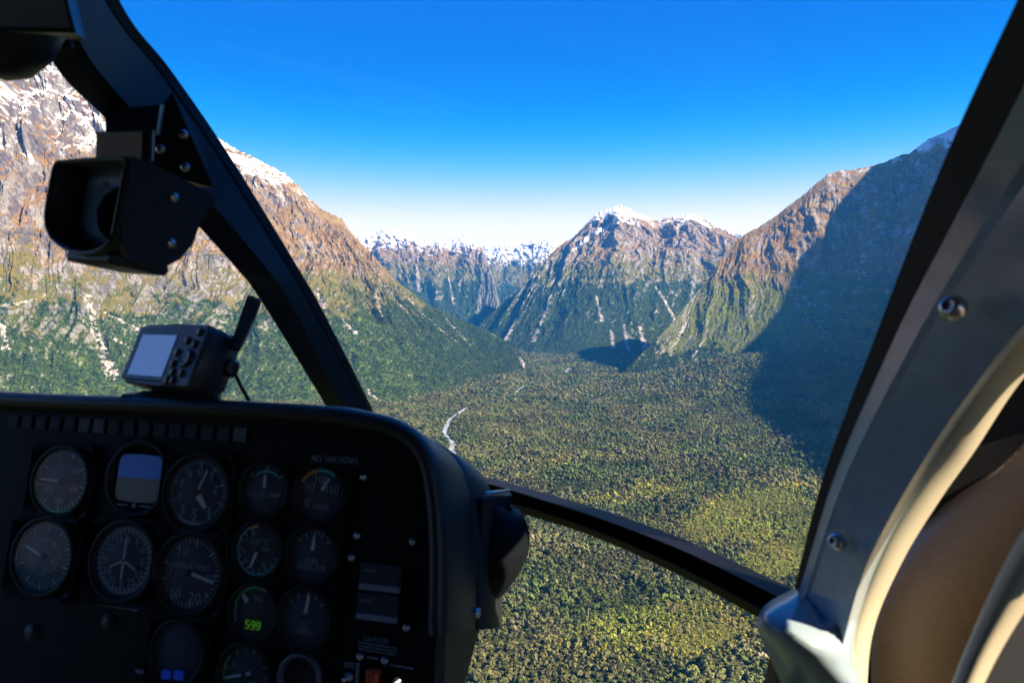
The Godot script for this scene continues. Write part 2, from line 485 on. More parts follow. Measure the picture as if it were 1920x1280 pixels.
	mountain("mountain", "farthest pale blue range under a snowfield at the head of the valley", {
		"crest": [[-2600, 900, -14900], [-1838, 1032, -14800], [-1133, 1108, -14600], [-652, 1156, -14500], [-281, 1190, -14500], [101, 1212, -14500], [371, 1246, -14500], [719, 1313, -14500], [933, 1246, -14500], [1341, 1171, -14400], [1874, 990, -14200], [2612, 652, -14000]],
		"foot": [[-2600, -11600], [-1000, -11300], [0, -11200], [1000, -11200], [2600, -11600]],
		"back": [[-3000, -17000], [0, -17500], [3000, -17000]],
		"ns": 240, "nt": 150, "nb": 8, "seed": 5, "power": 1.3, "gully": 330.0, "gully_len": 1200.0, "rock": 110.0, "jag": 30.0, "ledge": 9.0, "fine": 8.0,
		"snow": 700.0, "tussock": 760.0, "forest": 240.0, "bare": 0.06, "streak": 0.2, "grassy": 0.3,
	})
	mountain("mountain", "small far blue summit showing over the pyramid peak's low shoulder", {
		"crest": [[2300, 640, -12500], [2814, 872, -12500], [3365, 1104, -12400], [3651, 1247, -12400], [3765, 1294, -12400], [3899, 1313, -12400], [4036, 1237, -12400], [4325, 1189, -12400], [4809, 1056, -12400], [5591, 577, -12400]],
		"foot": [[2300, -10500], [3900, -10300], [5600, -10500]],
		"back": [[2300, -14500], [3900, -14800], [5600, -14500]],
		"ns": 160, "nt": 60, "nb": 8, "seed": 6, "power": 1.3, "gully": 200.0, "gully_len": 700.0, "rock": 150.0, "jag": 30.0, "ledge": 9.0, "fine": 6.0,
		"snow": 820.0, "tussock": 560.0, "forest": 240.0, "bare": 0.06, "streak": 0.2, "grassy": 0.3,
	})


func make_ground() -> void:
	# one sheet to the horizon, finer where the camera looks down on it
	var xs := []
	var zs := []
	var x := -30000.0
	while x < 30000.0:
		xs.append(x)
		x += 26.0 if absf(x) < 2400.0 else 400.0 if absf(x) < 8000.0 else 3000.0
	xs.append(30000.0)
	var z := 12000.0
	while z > -30000.0:
		zs.append(z)
		z -= 26.0 if z < -350.0 and z > -7000.0 else 400.0 if z > -12000.0 else 3000.0
	zs.append(-30000.0)
	var w := xs.size()
	var pos := PackedVector3Array()
	var col := PackedColorArray()
	var nor := PackedVector3Array()
	for zz in zs:
		for xx in xs:
			var y := ground_at(xx, zz)
			pos.append(Vector3(xx, y, zz))
			nor.append(Vector3(ground_at(xx - 20.0, zz) - ground_at(xx + 20.0, zz), 40.0, ground_at(xx, zz - 20.0) - ground_at(xx, zz + 20.0)).normalized())
			var pb := n_patch.get_noise_2d(xx, zz)
			var g := Color(0.035, 0.05, 0.018).lerp(Color(0.075, 0.085, 0.03), clampf(0.5 + pb * 1.5, 0.0, 1.0))
			g = g.lerp(Color(0.13, 0.14, 0.035), young_at(xx, zz))
			g = g.lerp(Color(0.30, 0.27, 0.16), smoothstep(1.1, 0.8, clearing(xx, zz)))
			col.append(g)
	var idx := PackedInt32Array()
	for i in zs.size() - 1:
		for j in w - 1:
			var a := i * w + j
			idx.append_array([a, a + w, a + 1, a + 1, a + w, a + w + 1])
	var arr := []
	arr.resize(Mesh.ARRAY_MAX)
	arr[Mesh.ARRAY_VERTEX] = pos
	arr[Mesh.ARRAY_NORMAL] = nor
	arr[Mesh.ARRAY_COLOR] = col
	arr[Mesh.ARRAY_INDEX] = idx
	var m := ArrayMesh.new()
	m.add_surface_from_arrays(Mesh.PRIMITIVE_TRIANGLES, arr)
	tag(put("valley_ground", m, mats.terrain), "", "", "", "structure")



# ------------------------------------------------------------------ forest and river

# a crown of leafy clumps: many small bent faces through the crown's volume
func crown_mesh(sd: int, clumps: int, faces: int) -> ArrayMesh:
	var r := RandomNumberGenerator.new()
	r.seed = sd
	var st := SurfaceTool.new()
	st.begin(Mesh.PRIMITIVE_TRIANGLES)
	for k in clumps:
		var a := r.randf() * TAU
		var rad := sqrt(r.randf()) * 0.68 if k else 0.0
		var hgt := 0.62 + 0.38 * (1.0 - rad * rad * 1.6) + r.randf_range(-0.16, 0.12)
		var c := Vector3(cos(a) * rad, hgt, sin(a) * rad)
		var size := r.randf_range(0.26, 0.42)
		var tone := r.randf_range(0.78, 1.18)
		for f in faces:
			# leaf sprays: a bent pair of triangles around a point near the clump's shell
			var n := Vector3(r.randfn(), r.randfn() * 0.8 + 0.35, r.randfn()).normalized()
			var p := c + n * size * r.randf_range(0.62, 1.0)
			var u := n.cross(Vector3(r.randfn(), r.randfn(), r.randfn())).normalized()
			var v := n.cross(u)
			var w := size * r.randf_range(0.55, 0.9)
			st.set_color(Color(tone, tone, tone * 0.95))
			st.set_normal((n + Vector3(r.randfn(), r.randfn(), r.randfn()) * 0.25).normalized())
			var tip := n * w * 0.35
			for q in [p + u * w, p - u * w * 0.9, p + v * w * 0.8 + tip, p + u * w, p - v * w * 0.8 - tip * 0.5, p - u * w * 0.9]:
				st.add_vertex(q)
	return st.commit()


func trunk_mesh() -> ArrayMesh:
	var st := SurfaceTool.new()
	st.begin(Mesh.PRIMITIVE_TRIANGLES)
	tube(st, [Vector3(0, -0.4, 0), Vector3(0.02, 0.2, 0.01), Vector3(-0.01, 0.6, 0.02), Vector3(0.02, 0.95, 0)], [0.075, 0.055, 0.04, 0.015], 6)
	for k in 5:
		var a := k * 2.4
		tube(st, [Vector3(0, 0.35 + k * 0.08, 0), Vector3(cos(a) * 0.3, 0.55 + k * 0.07, sin(a) * 0.3), Vector3(cos(a) * 0.5, 0.75 + k * 0.05, sin(a) * 0.5)], [0.025, 0.016, 0.006], 5)
	st.generate_normals()
	return st.commit()


# tube through points with a radius at each; closed ends
func tube(st: SurfaceTool, pts: Array, radii: Array, sides := 8) -> void:
	var rings := []
	var up := Vector3.UP
	for k in pts.size():
		var d: Vector3 = ((pts[mini(k + 1, pts.size() - 1)] as Vector3) - pts[maxi(k - 1, 0)]).normalized()
		var u := d.cross(up if absf(d.dot(up)) < 0.9 else Vector3.RIGHT).normalized()
		if k and u.dot(rings[-1][1]) < 0.0:
			u = -u
		var v := d.cross(u)
		var ring := []
		for s in sides:
			var a := TAU * s / sides
			ring.append((pts[k] as Vector3) + (u * cos(a) + v * sin(a)) * radii[k])
		rings.append([ring, u])
	for k in rings.size() - 1:
		for s in sides:
			var a: Vector3 = rings[k][0][s]
			var b: Vector3 = rings[k][0][(s + 1) % sides]
			var c: Vector3 = rings[k + 1][0][s]
			var e: Vector3 = rings[k + 1][0][(s + 1) % sides]
			for q in [a, b, c, b, e, c]:
				st.add_vertex(q)
	for s in range(1, sides - 1):
		for q in [rings[0][0][0], rings[0][0][s + 1], rings[0][0][s]]:
			st.add_vertex(q)
		for q in [rings[-1][0][0], rings[-1][0][s], rings[-1][0][s + 1]]:
			st.add_vertex(q)


const RIVER := [[-289, -1397], [-233, -1729], [-200, -1977], [-185, -2125], [-200, -2223], [-201, -2331], [-231, -2440], [-256, -2539], [-255, -2646], [-259, -2787], [-239, -2916], [-207, -3088], [-164, -3214], [-91, -3315], [-27, -3442], [23, -3640], [77, -3910], [129, -4114], [275, -4369], [373, -4659], [424, -4911], [616, -5235], [793, -5323]]


func river_distance(x: float, z: float) -> float:
	var best := 1e9
	var p := Vector2(x, z)
	for k in RIVER.size() - 1:
		var a := Vector2(RIVER[k][0], RIVER[k][1])
		var b := Vector2(RIVER[k + 1][0], RIVER[k + 1][1])
		if z < a.y + 80.0 and z > b.y - 80.0:
			best = minf(best, p.distance_to(Geometry2D.get_closest_point_to_segment(p, a, b)))
	return best


# colour of the canopy at a place: brown-olive beech, greener and yellow scrub on the old slide to the right
func canopy(x: float, z: float, r: RandomNumberGenerator) -> Array:
	var pb := n_patch.get_noise_2d(x * 0.8, z * 0.8)
	var young := young_at(x, z)
	# stands of one kind lie together; single trees differ a little
	var stand := n_warp.get_noise_2d(x * 2.6, z * 2.6) + r.randf_range(-0.28, 0.28)
	var c := Color(0.082, 0.094, 0.028).lerp(Color(0.096, 0.094, 0.036), smoothstep(-0.15, 0.2, stand)).lerp(Color(0.058, 0.076, 0.023), smoothstep(-0.02, -0.4, stand))
	if r.randf() < 0.03:
		c = Color(0.152, 0.13, 0.08)
	var kind := 1 if c.r > 0.15 else 0 if stand > 0.0 else 2
	if r.randf() < young * 1.2:
		kind = 3
		c = Color(0.13, 0.155, 0.03).lerp(Color(0.17, 0.16, 0.032), clampf(0.5 + stand * 1.2, 0.0, 1.0))
		if r.randf() < 0.06:
			c = Color(0.18, 0.12, 0.05)
	var k := 1.65 * r.randf_range(0.8, 1.25) * (1.0 + 0.7 * pb)
	return [Color(c.r * k, c.g * k, c.b * k), young, kind]


func make_forest() -> void:
	mats.leaf.backlight_enabled = true
	mats.leaf.backlight = Color(0.25, 0.3, 0.1)
	var spots := []
	var z := -620.0
	while z > -6900.0:
		var gap := 8.4 if z > -1500.0 else 9.8 if z > -3200.0 else 13.0
		var half := minf(2300.0, -z * 0.82 + 150.0)
		var x := -half
		while x < half:
			var px := x + rng.randf_range(-0.48, 0.48) * gap
			var pz := z + rng.randf_range(-0.48, 0.48) * gap
			x += gap
			var rd := river_distance(px, pz)
			if clearing(px, pz) < 1.0:
				continue
			if rd < (9.0 if pz > -2900.0 else 15.0) + 9.0 * absf(n_fine.get_noise_2d(px, pz)) * 2.0:
				continue
			var can := canopy(px, pz, rng)
			var size := (rng.randf_range(3.0, 6.2) + 5.0 * pow(rng.randf(), 3.0)) * gap / 9.6 * lerpf(1.0, 0.55, can[1]) * (1.0 + 0.55 * n_warp.get_noise_2d(px * 3.3 + 50.0, pz * 3.3))
			spots.append([Vector3(px, ground_at(px, pz), pz), size, can[0], can[2]])
			if can[1] > 0.4:
				# scrub stands closer than trees
				var qx := px + rng.randf_range(-5.0, 5.0)
				var qz := pz + rng.randf_range(-5.0, 5.0)
				spots.append([Vector3(qx, ground_at(qx, qz), qz), size * 0.9, can[0], can[2]])
		z -= gap
	# the trees that show largest stand alone; the rest of the wood is one mass
	var near := []
	var far := []
	for s in spots:
		var p: Vector3 = s[0]
		var d := -p.z + 0.0625 * (-p.y)
		var u := p.x / d
		var v := (p.y + 0.0625 * -p.z) / d
		if u > -0.09 and u < 0.37 and v > -0.52 and -p.z < 1300.0:
			near.append([-p.z, s])
		else:
			far.append(s)
	near.sort_custom(func(a, b): return a[0] < b[0])
	var crowns := [crown_mesh(3, 16, 16), crown_mesh(4, 18, 15), crown_mesh(5, 15, 17)]
	var trunk := trunk_mesh()
	var bark := mat(Color(0.20, 0.17, 0.14), 0.9)
	var tints := {}
	for k in near.size():
		var s: Array = near[k][1]
		if k >= 300:
			far.append(s)
			continue
		var t := Node3D.new()
		t.name = numbered("tree")
		add_child(t)
		t.position = s[0]
		t.rotation.y = rng.randf() * TAU
		t.scale = Vector3(s[1], s[1] * rng.randf_range(0.9, 1.35), s[1])
		tag(t, ["brown-olive round-crowned tree in the near valley forest", "pale grey-brown tree crown among darker trees in the near forest", "dark green round-crowned tree in the near valley forest", "bright yellow-green shrubby tree in the near scrub clearing"][s[3]], "tree", ["near brown-olive trees", "near pale trees", "near dark green trees", "near yellow-green shrubs"][s[3]])
		var c: Color = s[2]
		var key := "%.2f %.2f %.2f" % [c.r, c.g, c.b]
		if not tints.has(key):
			var m: StandardMaterial3D = mats.leaf.duplicate()
			m.albedo_color = Color(snappedf(c.r, 0.01), snappedf(c.g, 0.01), snappedf(c.b, 0.01)).linear_to_srgb()
			tints[key] = m
		put("trunk", trunk, bark, t)
		put("crown", crowns[k % 3], tints[key], t)
	var hill := [[], []]
	for s in slope_trees:
		var c: Color = s[1]
		var k := rng.randf_range(0.85, 1.5)
		hill[0 if s[2] == 1 else 1].append([s[0], rng.randf_range(3.6, 6.6), Color(c.r * k, c.g * k, c.b * k)])
	slope_trees.clear()
	print("trees ", near.size(), " ", far.size())
	var kinds := [crown_mesh(13, 9, 8), crown_mesh(14, 8, 9), crown_mesh(15, 10, 7)]
	var lists := [far, hill[0], hill[1]]
	for q in 3:
		var buf := PackedFloat32Array()
		for s in lists[q]:
			var a := rng.randf() * TAU
			var w: float = s[1]
			var t: float = w * rng.randf_range(0.8, 1.6)
			var p: Vector3 = s[0]
			var c: Color = s[2]
			buf.append_array([w * cos(a), 0.0, w * sin(a), p.x, 0.0, t, 0.0, p.y - (0.25 - 0.45 * rng.randf()) * t, -w * sin(a), 0.0, w * cos(a), p.z, c.r, c.g, c.b, 1.0])
		var mm := MultiMesh.new()
		mm.transform_format = MultiMesh.TRANSFORM_3D
		mm.use_colors = true
		mm.mesh = kinds[q]
		mm.instance_count = lists[q].size()
		mm.buffer = buf
		var o := MultiMeshInstance3D.new()
		o.name = numbered("forest")
		o.multimesh = mm
		o.material_override = mats.leaf
		add_child(o)
		tag(o, ["dense mixed green and brown forest covering the valley floor", "green forest on the lower slope of the brown mountain", "forest at the foot of the shaded mountain wall"][q], "forest", "", "stuff")
	make_dead_trees()
	make_river()


func make_dead_trees() -> void:
	# bare grey spars left standing in the scrub
	var st := begin()
	tube(st, [Vector3(0, -0.5, 0), Vector3(0.1, 5, 0.05), Vector3(-0.1, 10, 0.1), Vector3(0.2, 15, 0)], [0.45, 0.38, 0.28, 0.08], 6)
	for k in 5:
		var a := k * 2.2
		tube(st, [Vector3(0, 7.0 + k * 1.5, 0), Vector3(cos(a) * 1.4, 8.0 + k * 1.5, sin(a) * 1.4), Vector3(cos(a) * 2.2, 9.5 + k * 1.4, sin(a) * 2.2)], [0.16, 0.12, 0.04], 5)
	st.generate_normals()
	var m := st.commit()
	var grey := mat(Color(0.42, 0.38, 0.33), 0.9)
	for k in 46:
		var x := rng.randfn(250.0, 130.0)
		var z := rng.randfn(-1020.0, 90.0)
		var o := put("dead_tree", m, grey)
		o.position = Vector3(x, ground_at(x, z), z)
		o.rotation = Vector3(rng.randf_range(-0.08, 0.08), rng.randf() * TAU, rng.randf_range(-0.08, 0.08))
		o.scale = Vector3.ONE * rng.randf_range(0.7, 1.15)
		tag(o, "bare grey dead tree standing in the bright scrub", "tree", "dead trees in the scrub")


func ribbon(pts: Array, wide: Array, lift: float) -> ArrayMesh:
	var st := SurfaceTool.new()
	st.begin(Mesh.PRIMITIVE_TRIANGLES)
	var edge := []
	for k in pts.size():
		var a: Vector2 = pts[maxi(k - 1, 0)]
		var b: Vector2 = pts[mini(k + 1, pts.size() - 1)]
		var n := (b - a).normalized().orthogonal()
		var l: Vector2 = pts[k] + n * wide[k]
		var r: Vector2 = pts[k] - n * wide[k] * 0.9
		edge.append([Vector3(l.x, ground_at(l.x, l.y) + lift, l.y), Vector3(r.x, ground_at(r.x, r.y) + lift, r.y)])
	for k in pts.size() - 1:
		var q := [edge[k][0], edge[k][1], edge[k + 1][0], edge[k][1], edge[k + 1][1], edge[k + 1][0]]
		if (q[1] - q[0]).cross(q[2] - q[0]).y > 0.0:
			q.reverse()
		for p in q:
			st.add_vertex(p)
	st.generate_normals()
	return st.commit()


func make_river() -> void:
	var pts := []
	var bed := []
	var wet := []
	for k in RIVER.size() - 1:
		for q in 8:
			var f := q / 8.0
			var p := Vector2(RIVER[k][0], RIVER[k][1]).lerp(Vector2(RIVER[k + 1][0], RIVER[k + 1][1]), f)
			p.x += 10.0 * n_fine.get_noise_2d(p.y * 0.35, 5.0)
			pts.append(p)
			var w := 7.0 + 9.0 * absf(n_fine.get_noise_2d(p.y * 0.5, 90.0)) * 1.6
			bed.append(w)
			wet.append(w * 0.4)
	var gravel := mat(Color(0.52, 0.50, 0.47), 0.9)
	gravel.albedo_texture = noise_tex(71, 0.05, 0.6, 1.0, 256)
	gravel.uv1_triplanar = true
	gravel.uv1_world_triplanar = true
	gravel.uv1_scale = Vector3.ONE * 0.02
	tag(put("gravel_bed", ribbon(pts, bed, 1.5), gravel), "pale gravel river bed winding through the forest", "", "", "structure")
	var water := mat(Color(0.34, 0.43, 0.45), 0.12)
	tag(put("river", ribbon(pts, wet, 1.9), water), "thin pale stream winding through the forest", "", "", "structure")


# ------------------------------------------------------------------ cabin mesh helpers

# the aircraft flies a little nose-down; cabin coordinates: x right, y up, -z ahead of the seat
var cabin := Basis(Vector3.RIGHT, deg_to_rad(-3.576))


func thing(called: String, label: String, category: String, at: Vector3, turn := Basis.IDENTITY) -> Node3D:
	var o := Node3D.new()
	o.name = numbered(called)
	add_child(o)
	o.transform = Transform3D(cabin * turn, cabin * at)
	o.set_meta("base", at)
	return tag(o, label, category) as Node3D


func part(called: String, st: SurfaceTool, m: Material, t: Node3D, label := "") -> MeshInstance3D:
	var o := put(called, st.commit(), m, t)
	if t.has_meta("base"):
		o.position = -(t.get_meta("base") as Vector3)
	if label:
		o.set_meta("label", label)
	return o


func begin() -> SurfaceTool:
	var st := SurfaceTool.new()
	st.begin(Mesh.PRIMITIVE_TRIANGLES)
	return st


func quad(st: SurfaceTool, a: Vector3, b: Vector3, c: Vector3, e: Vector3) -> void:
	for q in [a, b, c, a, c, e]:
		st.add_vertex(q)


# skin over equal rings of points; hard: each lengthwise face keeps its own edges
func loft(rings: Array, closed := true, hard := false, caps := true) -> SurfaceTool:
	var st := begin()
	var n: int = rings[0].size()
	for s in n if closed else n - 1:
		st.set_smooth_group(s if hard else 0)
		for k in rings.size() - 1:
			quad(st, rings[k][s], rings[k][(s + 1) % n], rings[k + 1][(s + 1) % n], rings[k + 1][s])
	if closed and caps:
		st.set_smooth_group(1000)
		for end in [0, -1]:
			var mid := Vector3.ZERO
			for p in rings[end]:
				mid += p / n
			for s in n:
				st.add_vertex(mid)
				st.add_vertex(rings[end][s] if end == 0 else rings[end][(s + 1) % n])
				st.add_vertex(rings[end][(s + 1) % n] if end == 0 else rings[end][s])
	st.generate_normals()
	return st


# smooth curve through points
func curve(pts: Array, per := 8) -> Array:
	var out := []
	for k in pts.size() - 1:
		var p0: Vector3 = pts[maxi(k - 1, 0)]
		var p3: Vector3 = pts[mini(k + 2, pts.size() - 1)]
		for q in per:
			out.append((pts[k] as Vector3).cubic_interpolate(pts[k + 1], p0, p3, float(q) / per))
	out.append(pts[-1])
	return out


# rings made of several edge curves that run side by side
func edges(list: Array, per := 8) -> Array:
	var c := []
	for e in list:
		c.append(curve(e, per))
	var out := []
	for k in c[0].size():
		var ring := []
		for e in c:
			ring.append(e[k])
		out.append(ring)
	return out


# block with chamfered edges, centred on the origin of its frame
func block(size: Vector3, cut: float, at := Vector3.ZERO, turn := Basis.IDENTITY) -> SurfaceTool:
	var rings := []
	var h := size / 2.0
	for z in [[-h.z, cut], [-h.z + cut, 0.0], [h.z - cut, 0.0], [h.z, cut]]:
		var ring := []
		for c in [[1, 1], [-1, 1], [-1, -1], [1, -1]]:
			var sx: float = c[0]
			var sy: float = c[1]
			var w: float = h.x - z[1]
			var t: float = h.y - z[1]
			var k := cut if cut < minf(w, t) else minf(w, t) * 0.9
			var pair := [Vector3(sx * w, sy * (t - k), z[0]), Vector3(sx * (w - k), sy * t, z[0])]
			if sx * sy < 0.0:
				pair.reverse()
			for p in pair:
				ring.append(at + turn * p)
		rings.append(ring)
	return loft(rings, true, true)


# solid of revolution about the frame's z axis; profile of [radius, z]
func lathe(profile: Array, sides := 28, at := Vector3.ZERO, turn := Basis.IDENTITY, squash := Vector2.ONE) -> SurfaceTool:
	var rings := []
	for p in profile:
		var ring := []
		for s in sides:
			var a := TAU * s / sides
			ring.append(at + turn * Vector3(cos(a) * p[0] * squash.x, sin(a) * p[0] * squash.y, p[1]))
		rings.append(ring)
	return loft(rings, true, false, profile[0][0] > 0.0005 or profile[-1][0] > 0.0005)


func rope(pts: Array, radius: float, sides := 8, per := 6) -> SurfaceTool:
	var st := begin()
	var c := curve(pts, per)
	var rad := []
	for p in c:
		rad.append(radius)
	tube(st, c, rad, sides)
	st.generate_normals()
	return st


# flat arc of a ring, angles clockwise from the top in degrees
func arc(st: SurfaceTool, r0: float, r1: float, a0: float, a1: float, z := 0.0) -> void:
	var n := maxi(2, int(absf(a1 - a0) / 6.0))
	for k in n:
		var a := deg_to_rad(lerpf(a0, a1, float(k) / n))
		var b := deg_to_rad(lerpf(a0, a1, float(k + 1) / n))
		quad(st, Vector3(sin(a) * r0, cos(a) * r0, z), Vector3(sin(a) * r1, cos(a) * r1, z), Vector3(sin(b) * r1, cos(b) * r1, z), Vector3(sin(b) * r0, cos(b) * r0, z))


func text(words: String, high: float, m: Material, parent: Node3D, at: Vector3, called := "lettering") -> MeshInstance3D:
	var t := TextMesh.new()
	t.text = words
	var f := SystemFont.new()
	f.font_names = PackedStringArray(["Droid Sans"])
	t.font = f
	t.font_size = 32
	t.pixel_size = high / 24.0
	t.depth = 0.0004
	t.curve_step = 4.0
	var o := put(called, t, m, parent)
	o.position = at
	return o


# ------------------------------------------------------------------ helicopter cabin

func make_cabin() -> void:
	mats.frame = mat(Color(0.012, 0.0135, 0.016), 0.42)
	mats.rubber = mat(Color(0.006, 0.006, 0.007), 0.6)
	mats.paint = mat(Color(0.29, 0.37, 0.41), 0.28)
	mats.paint.roughness_texture = noise_tex(81, 0.02, 0.55, 0.8, 256)
	mats.paint.albedo_texture = noise_tex(82, 0.03, 0.88, 1.0, 256)
	mats.paint.uv1_triplanar = true
	mats.paint.uv1_scale = Vector3.ONE * 4.0
	mats.cream = mat(Color(0.50, 0.43, 0.29), 0.45)
	mats.beige = mat(Color(0.27, 0.20, 0.13), 0.55)
	mats.beige.albedo_texture = noise_tex(83, 0.05, 0.86, 1.0, 256)
	mats.beige.uv1_triplanar = true
	mats.beige.uv1_scale = Vector3.ONE * 9.0
	mats.lining = mat(Color(0.010, 0.010, 0.012), 0.9)
	mats.steel = mat(Color(0.55, 0.55, 0.56), 0.3, 0.9)
	mats.black = mat(Color(0.005, 0.0055, 0.007), 0.6)
	mats.black.metallic_specular = 0.25
	mats.glass = mat(Color(1, 1, 1), 0.0)
	mats.glass.transparency = BaseMaterial3D.TRANSPARENCY_ALPHA
	mats.glass.albedo_color = Color(1, 1, 1, 0.015)
	mats.glass.metallic_specular = 0.35
	var h := thing("helicopter", "dark helicopter cabin with black windscreen posts and grey door frame", "helicopter", Vector3(0, -0.95, 0))
	# centre post of the windscreen
	var post := edges([
		[Vector3(-0.4654, 0.4289, -0.5840), Vector3(-0.4881, 0.3040, -0.7140), Vector3(-0.4899, 0.2672, -0.8240), Vector3(-0.4661, 0.2083, -0.9040), Vector3(-0.4079, 0.1098, -1.0040), Vector3(-0.3862, 0.0601, -1.0540), Vector3(-0.3074, -0.1264, -1.1640), Vector3(-0.2868, -0.1757, -1.1840)],
		[Vector3(-0.4259, 0.4259, -0.5800), Vector3(-0.4548, 0.3217, -0.7100), Vector3(-0.4580, 0.2787, -0.8200), Vector3(-0.4275, 0.2180, -0.9000), Vector3(-0.3617, 0.1094, -1.0000), Vector3(-0.3363, 0.0492, -1.0500), Vector3(-0.2809, -0.1260, -1.1600), Vector3(-0.2655, -0.1752, -1.1800)],
		[Vector3(-0.4282, 0.4627, -0.6300), Vector3(-0.4483, 0.3764, -0.7600), Vector3(-0.4466, 0.3432, -0.8700), Vector3(-0.4045, 0.2561, -0.9500), Vector3(-0.3404, 0.1107, -1.0500), Vector3(-0.3120, 0.0387, -1.1000), Vector3(-0.2533, -0.1314, -1.2100), Vector3(-0.2383, -0.1826, -1.2300)],
		[Vector3(-0.4303, 0.4737, -0.6450), Vector3(-0.4468, 0.3851, -0.7750), Vector3(-0.4439, 0.3505, -0.8850), Vector3(-0.4011, 0.2616, -0.9650), Vector3(-0.3353, 0.1132, -1.0650), Vector3(-0.3066, 0.0401, -1.1150), Vector3(-0.2479, -0.1330, -1.2250), Vector3(-0.2334, -0.1848, -1.2450)],
		[Vector3(-0.4798, 0.5067, -0.6900), Vector3(-0.4901, 0.3844, -0.8200), Vector3(-0.4868, 0.3415, -0.9300), Vector3(-0.4419, 0.2446, -1.0100), Vector3(-0.3816, 0.1041, -1.1100), Vector3(-0.3534, 0.0362, -1.1600), Vector3(-0.2858, -0.1488, -1.2700), Vector3(-0.2721, -0.1915, -1.2900)]])
	part("windscreen_post", loft(post, true, true), mats.frame, h)
	var seal := edges([
		[Vector3(-0.4267, 0.4605, -0.6270), Vector3(-0.4471, 0.3750, -0.7570), Vector3(-0.4457, 0.3421, -0.8670), Vector3(-0.4040, 0.2552, -0.9470), Vector3(-0.3403, 0.1104, -1.0470), Vector3(-0.3120, 0.0386, -1.0970), Vector3(-0.2537, -0.1311, -1.2070), Vector3(-0.2387, -0.1821, -1.2270)],
		[Vector3(-0.4262, 0.4707, -0.6410), Vector3(-0.4427, 0.3831, -0.7710), Vector3(-0.4398, 0.3490, -0.8810), Vector3(-0.3972, 0.2605, -0.9610), Vector3(-0.3316, 0.1127, -1.0610), Vector3(-0.3029, 0.0399, -1.1110), Vector3(-0.2442, -0.1326, -1.2210), Vector3(-0.2298, -0.1842, -1.2410)],
		[Vector3(-0.4419, 0.4847, -0.6600), Vector3(-0.4573, 0.3925, -0.7900), Vector3(-0.4535, 0.3565, -0.9000), Vector3(-0.4096, 0.2657, -0.9800), Vector3(-0.3426, 0.1148, -1.0800), Vector3(-0.3134, 0.0406, -1.1300), Vector3(-0.2538, -0.1347, -1.2400), Vector3(-0.2392, -0.1870, -1.2600)]])
	part("window_seal", loft(seal, true, true), mats.rubber, h)
	for s in [[Vector3(-0.4619, 0.3064, -0.7080), 0.006], [Vector3(-0.4138, 0.2746, -0.8250), 0.0045], [Vector3(-0.4084, 0.2577, -0.8500), 0.0045], [Vector3(-0.4065, 0.2448, -0.8850), 0.0045]]:
		part("screw", lathe([[s[1], 0.0], [s[1], 0.003], [s[1] * 0.6, 0.005], [0.0001, 0.0052]], 12, s[0], Basis(Vector3.UP, 0.3)), mats.frame, h)
	# bracket plate that carries the compass
	part("bracket_plate", loft(edges([
		[Vector3(-0.4180, 0.2596, -0.7950), Vector3(-0.4206, 0.1988, -0.8000)], [Vector3(-0.3987, 0.2925, -0.8000), Vector3(-0.3566, 0.1834, -0.8150)], [Vector3(-0.3710, 0.2297, -0.8450), Vector3(-0.3813, 0.1880, -0.8300)], [Vector3(-0.4280, 0.2756, -0.8300), Vector3(-0.4280, 0.2010, -0.8300)]], 2), true, true), mats.frame, h)
	for s in [Vector3(-0.4067, 0.2222, -0.7900), Vector3(-0.3831, 0.2038, -0.8000), Vector3(-0.3856, 0.2425, -0.8000)]:
		part("screw", lathe([[0.0055, 0.0], [0.0055, 0.003], [0.0035, 0.0055], [0.0001, 0.006]], 12, s, Basis(Vector3.UP, 0.3)), mats.steel, h)
	# overhead console above the left windscreen
	part("overhead_console", loft(edges([
		[Vector3(-0.8041, 0.4698, -0.6200), Vector3(-0.8559, 0.3094, -0.6600)], [Vector3(-0.3594, 0.3789, -0.5000), Vector3(-0.3579, 0.2529, -0.5600)], [Vector3(-0.4311, 0.4698, -0.6200), Vector3(-0.4250, 0.3002, -0.6800)], [Vector3(-1.0375, 0.6063, -0.8000), Vector3(-1.0894, 0.3708, -0.8400)]], 3), true, true), mats.frame, h)
	part("trim_plate", loft(edges([
		[Vector3(-0.5562, 0.3708, -0.5650), Vector3(-0.5759, 0.2715, -0.5850)], [Vector3(-0.3365, 0.3183, -0.4850), Vector3(-0.3461, 0.2458, -0.5350)], [Vector3(-0.3477, 0.3281, -0.5000), Vector3(-0.3543, 0.2521, -0.5450)], [Vector3(-0.5709, 0.3806, -0.5800), Vector3(-0.5906, 0.2803, -0.6000)]], 3), true, true), mat(Color(0.10, 0.095, 0.09), 0.5), h)
	part("grab_knob", lathe([[0.0001, -0.05], [0.022, -0.045], [0.036, -0.025], [0.041, 0.0], [0.036, 0.025], [0.022, 0.04], [0.0001, 0.045]], 24, Vector3(-0.4529, 0.2800, -0.6200), Basis(Vector3.FORWARD, 0.7) * Basis(Vector3.RIGHT, PI / 2), Vector2(0.75, 1.0)), mats.frame, h)
